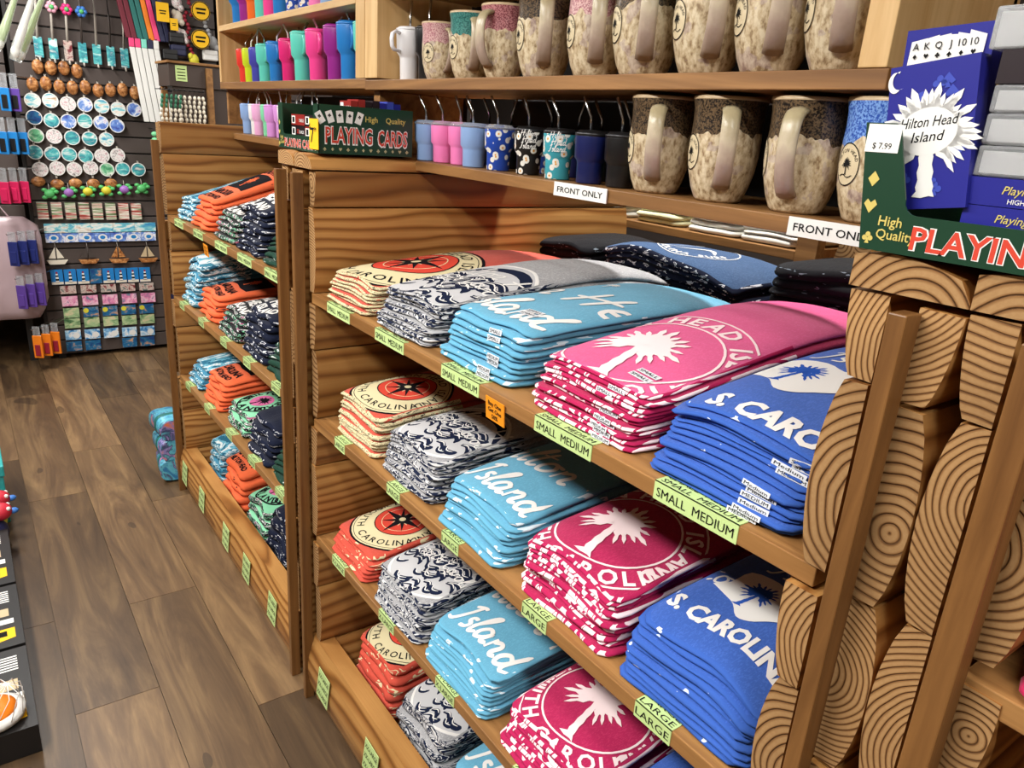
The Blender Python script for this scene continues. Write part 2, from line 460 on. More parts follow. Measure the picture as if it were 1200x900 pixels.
def g_palm(x, y, h, m, layer=1, spread=0.42, seed=1, lean=0.05, fronds=15, trunk=0.075):
    """palmetto: notched trunk, ragged crown of fronds"""
    R = random.Random(seed); out = []
    ty = y + h * 0.56; tx = x + lean * h
    L = []; Rr = []
    for k in range(9):
        t = k / 8; cx = x + lean * h * t; cy = y + (ty - y) * t
        w = h * trunk * (1.25 - 0.4 * t) / 2 * (1.12 if k % 2 else 0.9)
        L.append((cx - w, cy)); Rr.append((cx + w, cy))
    out += g_poly([(x - h * .12, y - h * .02), (x - h * .03, y - h * .035), (x + h * .05, y - h * .02), (x + h * .1, y - h * .03), (x + h * trunk * .6, y + h * .03)] + Rr[1:] + L[:0:-1] + [(x - h * trunk * .6, y + h * .03)], m, layer)
    for k in range(fronds):
        a = math.radians(-42 + 264 * k / (fronds - 1)) + R.uniform(-.07, .07)
        ln = h * spread * R.uniform(0.78, 1.05) * (1.0 if math.sin(a) > -0.2 else 0.8)
        ca, sa = math.cos(a), math.sin(a)
        left = []; right = []
        nseg = 6
        for j in range(nseg + 1):
            t = j / nseg
            px = tx + ca * ln * t; py = ty + sa * ln * t - 0.16 * ln * t * t * (1.2 - sa)
            w = ln * 0.13 * math.sin(PI * min(1, 0.12 + t * 0.88)) * (1.2 if j % 2 else 0.55)
            left.append((px - sa * w, py + ca * w)); right.append((px + sa * w, py - ca * w))
        V = []; F = []
        for q in range(nseg + 1): V += [left[q], right[q]]
        for q in range(nseg): F.append((2 * q, 2 * q + 1, 2 * q + 3, 2 * q + 2))
        out.append((layer, m, V, F))
    out += g_disc(tx, ty + h * 0.02, h * 0.09, m, layer, 12)
    return out
def g_suit(kind, x, y, r, m, layer=1):
    if kind == 0: return g_poly([(x, y - r), (x + r * .8, y), (x, y + r), (x - r * .8, y)], m, layer)
    if kind == 1: return g_poly([(x, y - r), (x + r, y + r * .3), (x + r * .55, y + r), (x, y + r * .5), (x - r * .55, y + r), (x - r, y + r * .3)], m, layer)
    out = g_poly([(x - r * .4, y - r), (x + r * .4, y - r), (x, y)], m, layer)
    if kind == 2:
        for a, b in ((0, .5), (-.5, -.1), (.5, -.1)): out += g_disc(x + a * r, y + b * r, r * .45, m, layer, 10)
    else: out += g_poly([(x, y + r), (x + r, y - r * .2), (x + r * .5, y - r * .55), (x, y - r * .2), (x - r * .5, y - r * .55), (x - r, y - r * .2)], m, layer)
    return out
def g_move(g, dx, dy): return [(l, m, [(a + dx, b + dy) for a, b in V], F) for l, m, V, F in g]

# ------------------------------------------------------------------ the room
def struct(o): return tag(o, kind='structure')
fl = MB(); fl.box(-8, 2.2, -2.6, 4.2, -0.06, -0.008)
floor = struct(fl.build('floor', 'plank_wood'))
PW = 0.215
row_off = {-2: -6.3, -1: -5.27, 0: -4.79, 1: -5.25, 2: -4.57, 3: -5.0, 4: -4.7}
plank_mesh = {}
for r_, x00 in row_off.items():
    y0 = 0.075 + PW * r_
    x = x00 - 2.8
    while x < 0.6:
        xa, xb = max(x, -8), min(x + 1.4, 2.2)
        if xb > -7.4:
            m_ = MB(); hx = (xb - xa) / 2 - 0.0009; hy = PW / 2 - 0.0009
            key = round(hx, 4)
            if key not in plank_mesh:
                m_.add([(-hx, -hy, 0), (hx, -hy, 0), (hx, hy, 0), (-hx, hy, 0), (-hx, -hy, -0.008), (hx, -hy, -0.008), (hx, hy, -0.008), (-hx, hy, -0.008)],
                       [(0, 1, 2, 3), (0, 4, 5, 1), (1, 5, 6, 2), (2, 6, 7, 3), (3, 7, 4, 0)])
                ob = m_.build('plank', 'plank_wood', floor, ((xa + xb) / 2, y0 + PW / 2, 0)); plank_mesh[key] = ob.data
            else: link('plank', plank_mesh[key], floor, ((xa + xb) / 2, y0 + PW / 2, 0))
        x += 1.4
w_ = MB(); w_.box(-8.1, -8, -2.6, 4.2, 0, CEIL); struct(w_.build('wall_far', 'dark_wall'))
w_ = MB(); w_.box(-8, 2.2, 4.2, 4.3, 0, CEIL); struct(w_.build('wall_right', 'dark_wall'))
w_ = MB(); w_.box(-8, 2.2, -2.7, -2.6, 0, CEIL); struct(w_.build('wall_left', 'wall_paint'))
w_ = MB(); w_.box(2.2, 2.3, -2.6, 4.2, 0, CEIL); struct(w_.build('wall_near', 'wall_paint'))
w_ = MB(); w_.box(-8.1, 2.3, -2.7, 4.3, CEIL, CEIL + 0.1); struct(w_.build('ceiling', 'ceiling_paint'))
for i, (lx, ly, la, lb, lw) in enumerate(LAMPS):
    th = thing('ceiling_lamp', ['slim white ceiling lamp above the middle bay', 'slim white ceiling lamp above the far bay', 'slim white ceiling lamp in front of the keychain wall', 'slim white ceiling lamp over the next aisle', 'slim white ceiling lamp over the far end of the next aisle', 'slim white ceiling lamp above the nearest bay'][i], 'ceiling lamp', (lx, ly, CEIL), 0, 'ceiling lamps over the aisles')
    b_ = MB(); b_.box(-la / 2 - .03, la / 2 + .03, -lb / 2 - .03, lb / 2 + .03, -0.05, 0); b_.build('housing', 'white', th, bevel=0.004)
    b_ = MB(); b_.box(-la / 2, la / 2, -lb / 2, lb / 2, -0.062, -0.05); b_.build('diffuser', 'lamp_glow', th)

# ------------------------------------------------------------------ log-sided shelf bays
YF, YB = 0.661, 1.66
SH = [1.176, 0.853, 0.518]          # undersides of the three shirt shelves
ST = 0.024
SEAMS = [(1.401, 1.485), (1.20, 1.401), (1.058, 1.174), (0.878, 1.058), (0.748, 0.852), (0.543, 0.748), (0.385, 0.517), (0.20, 0.385), (0.0, 0.20)]
SEAMS_OUT = [(1.395, 1.485), (1.193, 1.395), (0.99, 1.193), (0.785, 0.99), (0.58, 0.785), (0.375, 0.58), (0.17, 0.375), (0.0, 0.17)]
def log_piece(parent, xs, side, z0, z1, depth=0.052, pith=None, y0=YF, y1=YB, notch=True):
    """one D-shaped log of a bay wall: flat at x=xs, rounded towards side"""
    h = z1 - z0
    P = [(0, z0 + 0.001), (0, z1 - 0.001)]
    n = 11
    for k in range(n):
        t = 1 - k / (n - 1)
        bulge = depth * (0.62 + 0.38 * max(0.0, math.sin(PI * t * (1.0 if h > 0.15 else h / 0.19))) ** 0.7)
        P.append((side * bulge, z0 + 0.002 + (h - 0.004) * t))
    if pith is None: pith = (side * rnd.uniform(-0.01, 0.045), z0 + h * rnd.choice((rnd.uniform(0.3, 0.7), rnd.uniform(-0.2, 0.1), rnd.uniform(0.9, 1.2))))
    m_ = MB()
    m_.prism([(a - pith[0], b - pith[1]) for a, b in P], y0 + rnd.uniform(-0.006, 0.006) - y0, y1 - y0, 'y', 0, 1)
    o = m_.build('log', ['log_end', 'log_side'], parent, (xs + pith[0], y0, pith[1]), recalc=True)
    return o
def log_wall(parent, xs, cap=True, seed=0, zs=SEAMS, d=0.038, gap=0.0145, sides=(-1, 1), piths={}, bat=(0.0, 0.018), out=0):
    for s_ in sides:
        ki = -1
        for (a, b) in (SEAMS_OUT if s_ == out else zs):
            if s_ == (-1 if seed % 2 else 1) and b > 0.3:      # staggered courses on the other face
                a, b = a - 0.008 * rnd.random(), b - 0.004
            ki += 1
            log_piece(parent, xs + s_ * gap, s_, a, b, d, pith=piths.get((s_, ki)))
    if cap:
        P = [(-0.053, 1.487)] + [(-0.053 + 0.106 * k / 10, 1.487 + 0.033 * (0.55 + 0.45 * math.sin(PI * (0.25 + 0.75 * k / 10)) if k < 10 else 0.12)) for k in range(11)] + [(0.053, 1.487)]
        m_ = MB(); pi_ = (rnd.uniform(-.03, .01), 1.487 - 0.03)
        m_.prism([(a - pi_[0], b - pi_[1]) for a, b in P], 0, YB - YF, 'y', 0, 1)
        m_.build('cap_log', ['log_end', 'log_side'], parent, (xs + pi_[0], YF - 0.004, pi_[1]), recalc=True)
    m_ = MB(); m_.box(-bat[1] / 2, bat[1] / 2, 0, 0.026, 0, 1.476)
    m_.build('batten', 'batten_wood', parent, (xs + bat[0], YF - 0.032, 0.0), bevel=0.0015)
PAPER = ['label_green', 'ink']
def size_label(parent, text, xc, w, zt, lines):
    """green paper strip folded over the front edge of a shelf"""
    m_ = MB(); y = YF - 0.0012; h = ST
    m_.box(-w / 2, w / 2, y, y + 0.0012, -h, 0.0012)
    m_.box(-w / 2, w / 2, y, y + 0.012 + 0.016 * (lines - 1), 0.0, 0.0012)
    m_.decal(g_text(text, 0, -h * 0.76, h * 0.52, 'ink', width=w * 0.92, off=0.0), (0, y, 0), (1, 0, 0), (0, 0, 1), PAPER)
    for k in range(lines):
        m_.decal(g_text(text, 0, 0, 0.0105, 'ink', width=w * 0.92, off=0.0), (0, y + 0.004 + 0.0145 * k, 0.0012), (1, 0, 0), (0, 1, 0), PAPER)
    m_.build('size_label', PAPER, parent, Vector((xc, 0, zt)) - parent.location)
def shelf_board(parent, x0, x1, zb, y0=YF, y1=YB, mat='shelf_wood', name='shelf_board', th=ST):
    m_ = MB(); cx = (x0 + x1) / 2
    m_.box(x0 - cx, x1 - cx, 0, y1 - y0, 0, th)
    return m_.build(name, mat, parent, (cx, y0, zb), bevel=0.0015)
def toe_log(parent, x0, x1, tags, text='XX-LARGE'):
    P = [(0.045, 0.002), (0.045, 0.205)] + [(0.01 - 0.034 * math.sin(PI * (0.1 + 0.8 * k / 10)), 0.205 - 0.203 * k / 10) for k in range(11)]
    pi_ = (0.03, 0.09); m_ = MB(); L = x1 - x0
    # built along local y so that the rings follow the log, then turned to lie along x
    m_.prism([(a - pi_[0], b - pi_[1]) for a, b in P], 0, L, 'y', 0, 1)
    o = m_.build('toe_log', ['log_end', 'log_side'], parent, (x1, YF + pi_[0], pi_[1]), rotz=PI / 2, recalc=True)
    for xt in tags:
        q = MB(); q.box(-0.036, 0.036, -0.0008, 0.0008, -0.045, 0.045)
        for k in range(3): q.decal(g_text(text, 0, 0.02 - 0.027 * k, 0.014, 'ink', width=0.064, off=0.0), (0, -0.0008, 0), (1, 0, 0), (0, 0, 1), PAPER)
        t_ = q.build('size_label', PAPER, parent, (xt, YF - 0.027, 0.125), rot=(-0.08, 0.06, 0))
    return o
def promo_tag(parent, xc, zt):
    q = MB(); q.box(-0.026, 0.026, -0.0008, 0.0008, -0.039, 0)
    for k, s_ in enumerate(('Buy One', 'Get One', '50%')): q.decal(g_text(s_, 0, -0.0125 - 0.011 * k, 0.0075, 'ink', off=0.02), (0, -0.0008, 0), (1, 0, 0), (0, 0, 1), ['tag_orange', 'ink'])
    q.build('promo_tag', ['tag_orange', 'ink'], parent, Vector((xc, YF - 0.004, zt)) - parent.location, rot=(0.1, 0.03, 0))

# middle bay, the one the camera faces
XL, XR = -1.735, -0.318            # wall centre lines
bayA = thing('log_shelf_bay', 'log-sided shelf bay holding coral, grey, sky blue, pink and royal blue shirts', 'shelf unit', (0, 0, 0), 0, 'log-sided shirt shelf bays')
log_wall(bayA, XL, seed=1, out=-1); log_wall(bayA, XR, seed=2, out=1, bat=(0.011, 0.017), piths={(-1, 0): (.06, 1.44), (-1, 1): (.05, 1.28), (-1, 2): (.06, 1.12), (-1, 3): (.04, 0.95), (1, 0): (-.035, 1.52), (1, 1): (.020, 1.272), (1, 2): (-.02, 1.10), (1, 3): (.0, 0.99)})
xa, xb = XL + 0.03, XR - 0.025
B1 = shelf_board(bayA, xa, xb, SH[0]); B2 = shelf_board(bayA, xa, xb, SH[1]); B3 = shelf_board(bayA, xa, xb, SH[2])
B4 = shelf_board(bayA, xa, xb, 0.09, YF + 0.05)
for a, b, n in ((-1.608, -1.485, 1), (-1.359, -1.235, 1), (-1.092, -.97, 2), (-.817, -.688, 2), (-.569, -.44, 2)): size_label(B1, 'SMALL  MEDIUM', (a + b) / 2, b - a, SH[0] + ST, n)
for a, b in ((-1.572, -1.515), (-1.297, -1.238), (-1.068, -1.008), (-.81, -.746), (-.549, -.483)): size_label(B2, 'LARGE', (a + b) / 2, b - a, SH[1] + ST, 2)
for a, b in ((-1.594, -1.519), (-1.327, -1.253), (-1.068, -.996), (-.80, -.73)): size_label(B3, 'X-LARGE', (a + b) / 2, b - a, SH[2] + ST, 1)
promo_tag(B1, -0.918, 1.190)
toe_log(bayA, -1.74, -0.36, (-1.605, -1.31, -1.05))
# far bay
XL2, XR2 = -3.225, -1.844
bayB = thing('log_shelf_bay', 'log-sided shelf bay further down the aisle with orange, navy and green shirts', 'shelf unit', (0, 0, 0), 0, 'log-sided shirt shelf bays')
log_wall(bayB, XL2, seed=3, zs=[(1.43, 1.545), (1.20, 1.43)] + SEAMS[2:], cap=False); log_wall(bayB, XR2, seed=4, out=1)
xa, xb = XL2 + 0.03, XR2 - 0.025
FBD = [shelf_board(bayB, xa, xb, z) for z in SH]
shelf_board(bayB, xa, xb, 0.09, YF + 0.05)
for a, b in ((-3.076, -2.95), (-2.80, -2.68), (-2.53, -2.40), (-2.29, -2.16), (-2.045, -1.915)): size_label(FBD[0], 'SMALL  MEDIUM', (a + b) / 2, b - a, SH[0] + ST, 1)
for z, s_, bd in ((SH[1], 'LARGE', FBD[1]), (SH[2], 'X-LARGE', FBD[2])):
    for xc in (-3.06, -2.78, -2.50, -2.25, -1.99): size_label(bd, s_, xc, 0.07, z + ST, 2)
promo_tag(FBD[0], -2.64, 1.17)
toe_log(bayB, -3.31, -1.86, (-3.12, -2.85, -2.52, -2.28, -2.02))
# near bay, cut by the right edge of the picture
bayC = thing('log_shelf_bay', 'nearest log-sided shelf bay, cut off at the right edge', 'shelf unit', (0, 0, 0), 0, 'log-sided shirt shelf bays')
log_wall(bayC, -0.211, seed=6, out=-1, bat=(0.011, 0.024), piths={(-1, 0): (-.01, 1.62), (-1, 1): (.028, 1.325), (-1, 2): (.05, 1.06), (-1, 3): (.05, 1.0), (1, 0): (-.03, 1.35), (1, 1): (-.018, 1.300), (1, 2): (.022, 1.125), (1, 3): (0, .9)}); log_wall(bayC, 1.20, seed=7)
for z in (1.152, 0.83, 0.50): shelf_board(bayC, -0.195, 1.17, z)
toe_log(bayC, -0.22, 1.2, ())
# ------------------------------------------------------------------ folded shirts
W1 = rgb(236, 234, 230)
CORAL, CREAM, NAVY, GREY = rgb(206, 84, 68), rgb(222, 210, 168), rgb(26, 34, 58), rgb(158, 158, 160)
SKY, PINK, HOT, ROYAL = rgb(100, 166, 196), rgb(224, 92, 144), rgb(178, 36, 86), rgb(58, 96, 180)
ORANGE, MINT, GREEN, DKNAVY, BLK = rgb(236, 108, 66), rgb(138, 214, 170), rgb(30, 62, 50), rgb(22, 28, 48), rgb(20, 20, 24)
for nm, c, h in (('coral', CORAL, .1), ('cream', CREAM, 0), ('grey', GREY, .3), ('sky', SKY, .12), ('pink', PINK, .12), ('hot_pink', HOT, .15), ('royal', ROYAL, .15), ('orange', ORANGE, .05),
                 ('mint', MINT, 0), ('dark_green', GREEN, 0), ('navy', DKNAVY, 0), ('charcoal', BLK, 0), ('denim', rgb(58, 84, 120), .2), ('white_cloth', rgb(226, 224, 214), 0), ('pale_yellow_cloth', rgb(224, 222, 180), 0), ('magenta', rgb(206, 40, 92), .1), ('tie_blue', rgb(70, 140, 170), 0)):
    fabric('cloth_' + nm, c, h)
fold_print('fold_coral', [(0, CORAL), (.33, CREAM), (.46, rgb(40, 36, 40)), (.49, CREAM), (.56, rgb(40, 36, 40)), (.585, CREAM), (.70, CORAL)], (80, 20, 90), 1.0, 1.5)
fold_print('fold_coral_plain', [(0, CORAL), (.60, CREAM), (.68, CORAL)], (30, 20, 60), 1.0, 1.0)
fold_print('fold_grey', [(0, rgb(176, 176, 178)), (.41, NAVY), (.49, rgb(206, 206, 206)), (.55, NAVY), (.62, GREY)], (22, 10, 60), 1.0, 1.6)
fold_print('fold_sky', [(0, SKY), (.63, rgb(216, 234, 242))], (46, 12, 120), 1.0, 0.4)
fold_print('fold_pink', [(0, HOT), (.475, rgb(246, 226, 230)), (.60, HOT), (.66, rgb(246, 226, 230))], (54, 5, 30), 1.0, 0.35, detail=0)
fold_print('fold_royal', [(0, ROYAL), (.70, rgb(220, 228, 244))], (46, 12, 120), 1.0, 0.4)
fold_print('fold_tie', [(0, rgb(36, 92, 120)), (.42, rgb(104, 172, 196)), (.5, rgb(222, 232, 232)), (.58, rgb(60, 120, 146))], (40, 30, 120), 1.0, 1.0)
fold_print('fold_orange', [(0, ORANGE), (.68, rgb(60, 40, 40))], (40, 14, 100), 1.0, 0.4)
fold_print('fold_mint', [(0, rgb(26, 24, 32)), (.42, MINT), (.45, rgb(26, 24, 32)), (.54, rgb(222, 222, 220)), (.60, rgb(26, 24, 32)), (.66, rgb(180, 90, 130))], (60, 30, 120), 1.0, 0.6)
fold_print('fold_navy', [(0, DKNAVY), (.60, rgb(214, 216, 222)), (.67, DKNAVY)], (50, 14, 150), 1.0, 0.5)
fold_print('fold_green', [(0, GREEN), (.67, rgb(200, 208, 204))], (30, 14, 160), 1.0, 0.5)
fold_print('fold_dark', [(0, BLK), (.66, rgb(120, 130, 140))], (30, 30, 160), 1.0, 0.5)
fold_print('tie_top', [(0, rgb(44, 104, 132)), (.44, rgb(110, 178, 200)), (.52, rgb(222, 232, 232)), (.6, rgb(70, 136, 160))], (14, 6, 20), 1.0, 2.0, detail=4)
plain('ink_cream', CREAM, 0.9, 0.1); plain('ink_coral', rgb(214, 74, 58), 0.9, 0.1); plain('ink_navy', NAVY, 0.9, 0.1); plain('ink_black', rgb(24, 22, 26), 0.9, 0.1)
plain('ink_royal', rgb(46, 88, 180), 0.9, 0.1); plain('ink_pink', rgb(214, 110, 160), 0.9, 0.1); plain('ink_orange', ORANGE, 0.9, 0.1); plain('ink_grey', rgb(196, 196, 198), 0.9, 0.1)
plain('sticker', rgb(222, 226, 232), 0.3, 0.5)
PRINT_MATS = ['white_ink', 'pale_pink_ink', 'ink_cream', 'ink_coral', 'ink_navy', 'ink_black', 'ink_royal', 'ink_pink', 'ink_orange', 'ink_grey', 'deck_blue']

def d_sky(v):
    w = 'white_ink'
    return [('lettering', g_script('Hilton Head', -0.175 + v, 0.135, 0.085, 0.0095, w)), ('lettering', g_script('Island', -0.098, 0.030, 0.070, 0.0095, w, rot=-0.03)), ('palm_print', g_palm(-0.02, 0.245, 0.035, w, seed=4))]
def d_pink(v):
    w = 'pale_pink_ink'; c = 0.128 + v
    return [('ring_print', g_ring(0, c, 0.098, 0.0035, w)), ('ring_print', g_ring(0, c, 0.138, 0.0035, w)), ('palm_print', g_palm(0.018, c - 0.085, 0.165, w, 2, seed=3, lean=-0.14, spread=0.40, fronds=17)),
            ('lettering', g_arc_text('SOUTH CAROLINA', 0, c, 0.118, 0.027, w, 270, True, off=0.03)), ('lettering', g_arc_text('HILTON HEAD ISLAND', 0, c, 0.118, 0.027, w, 90, off=0.03))]
def d_coral(v):
    c = 0.118 + v; k = 'ink_black'; out = [('disc_print', g_disc(0, c, 0.118, 'ink_cream', 0, 40)), ('ring_print', g_ring(0, c, 0.121, 0.005, k, 1))]
    out += [('ring_print', g_ring(0, c, 0.113, 0.0015, k, 1)), ('disc_print', g_disc(0, c + .012, 0.070, 'ink_coral', 1, 32)), ('ring_print', g_ring(0, c + .012, 0.070, 0.0025, k, 2)), ('ring_print', g_ring(0, c + .012, 0.052, 0.0018, 'ink_cream', 2))]
    star = []
    for i in range(16):
        a = 2 * PI * i / 16 + .2; L = 0.066 if i % 4 == 0 else (0.054 if i % 2 == 0 else 0.03); b = 0.012 if i % 4 == 0 else 0.007
        cx, cy = 0, c + .012
        star += g_poly([(cx - math.sin(a) * b, cy + math.cos(a) * b), (cx + math.cos(a) * -.002, cy + math.sin(a) * -.002), (cx + math.sin(a) * b, cy - math.cos(a) * b), (cx + math.cos(a) * L, cy + math.sin(a) * L)], k if i % 2 == 0 else 'ink_cream', 3 if i % 2 == 0 else 2)
    star += g_disc(0, c + .012, 0.014, k, 4, 14) + g_disc(0, c + .012, 0.0085, 'ink_cream', 5, 14)
    out += [('compass_print', star), ('lettering', g_arc_text('SOUTH CAROLINA', 0, c, 0.094, 0.02, k, 268, True, 2, off=0.01)), ('lettering', g_arc_text('HILTON HEAD ISLAND', 0, c, 0.097, 0.02, k, 90, False, 2, off=0.01))]
    return out
def d_grey(v):
    R = random.Random(9); c = 0.12 + v; wv = []
    for i in range(60):
        x = R.uniform(-0.11, 0.08); y = c + R.uniform(-0.11, 0.03)
        if math.hypot(x, y - c) > .112: continue
        s_ = R.uniform(.02, .045); f = R.choice((-1, 1))
        wv += g_stroke([(x, y), (x + s_ * .5, y + s_ * .35 * f), (x + s_, y + s_ * .1 * f), (x + s_ * 1.25, y - s_ * .35 * f)], R.uniform(.008, .017), 'ink_navy', 1, True)
        wv += g_stroke([(x + .002, y + .004), (x + s_ * .5, y + s_ * .35 * f + .003), (x + s_, y + s_ * .1 * f + .004)], .003, 'white_ink', 2, True)
    wv += g_stroke([(-.09, c + .03), (-.02, c + .085), (.06, c + .08), (.1, c + .03)], .024, 'ink_navy', 1, True)
    return [('disc_print', g_disc(0, c, 0.122, 'ink_grey', 0, 40)), ('ring_print', g_ring(0, c, 0.118, 0.006, 'white_ink', 1)), ('wave_print', wv), ('lettering', g_script('Hilton Head', -0.105, c + 0.035, 0.05, 0.0042, 'white_ink', 3)), ('lettering', g_script('South Carolina', -0.095, c - 0.01, 0.036, 0.0034, 'white_ink', 3))]
def d_royal(v):
    tx, b, sx_, sy_ = v; w = 'white_ink'
    st = [(-0.066, 0.05), (-0.05, 0.074), (-0.045, 0.118), (0.0, 0.125), (0.03, 0.112), (0.055, 0.118), (0.084, 0.082), (0.062, 0.05), (0.045, 0.03), (0.03, 0.012), (0.01, 0.008), (-0.012, 0.03), (-0.036, 0.04)]
    st = smooth_line(st + [st[0]], 3)[:-1]
    return [('lettering', g_text('S. CAROLINA', tx, b, 0.034, w, width=0.222, off=0.045)), ('state_print', g_poly([(a + sx_, sy_ - .07 + q) for a, q in st], w, 1)), ('palm_print', g_palm(sx_ - .008, sy_ - .036, 0.078, 'ink_royal', 2, seed=8, lean=.1)),
            ('lettering', g_script('Hilton', sx_ - .165, sy_ - .03, 0.05, 0.0046, w, 1, rot=.15)), ('lettering', g_script('Island', sx_ - .03, sy_ + .07, 0.045, 0.0044, w, 1))]
def d_orange(v):
    k = 'ink_black'
    return [('lettering', g_text('CAROLINA', 0.0, 0.05 + v, 0.03, k, width=0.17, off=0.04)), ('lettering', g_text('HILTON HEAD', 0.0, 0.015 + v, 0.022, k, width=0.16, off=0.04)), ('block_print', g_rect(-0.09, 0.10 + v, 0.09, 0.21 + v, k, 1)),
            ('palm_print', g_palm(0.0, 0.12 + v, 0.075, 'ink_orange', 2, seed=3)), ('lettering', g_text('SOUTH', 0, 0.222 + v, 0.028, k, width=.15, off=0.04))]
def d_mint(v):
    k = 'ink_black'; c = 0.09 + v
    return [('ring_print', g_ring(0, c, 0.085, .006, k)), ('lettering', g_arc_text('HILTON HEAD', 0, c, 0.068, 0.026, k, 90, off=.04)), ('lettering', g_arc_text('ISLAND', 0, c, 0.066, 0.026, k, 270, True, off=.04)), ('disc_print', g_disc(0, c, .042, 'ink_pink', 1)), ('palm_print', g_palm(0, c - .04, .08, k, 2))]
def d_navy(v):
    w = 'white_ink'
    return [('lettering', g_text('HILTON', 0, 0.11 + v, 0.04, w, width=.15, off=.05)), ('lettering', g_text('HEAD', 0, 0.055 + v, 0.04, w, width=.13, off=.05)), ('lettering', g_text('ISLAND', 0, 0.012 + v, 0.03, w, width=.14, off=.04)), ('ring_print', g_ring(0, .24 + v, .05, .006, w))]
def d_navy_ring(v):
    return [('ring_print', g_ring(0.02, .12, .05, .005, 'white_ink')), ('lettering', g_text('SC', 0.02, .105, .03, 'white_ink'))]
def d_denim(v):
    w = 'white_ink'
    return [('ring_print', g_ring(0, .13, .1, .003, w)), ('lettering', g_arc_text('CAROLINA SURF', 0, .13, .082, .02, w, 270, True, off=.03)), ('wave_print', g_stroke([(-.05, .1), (0, .17), (.06, .12)], .014, w, 1, True))]

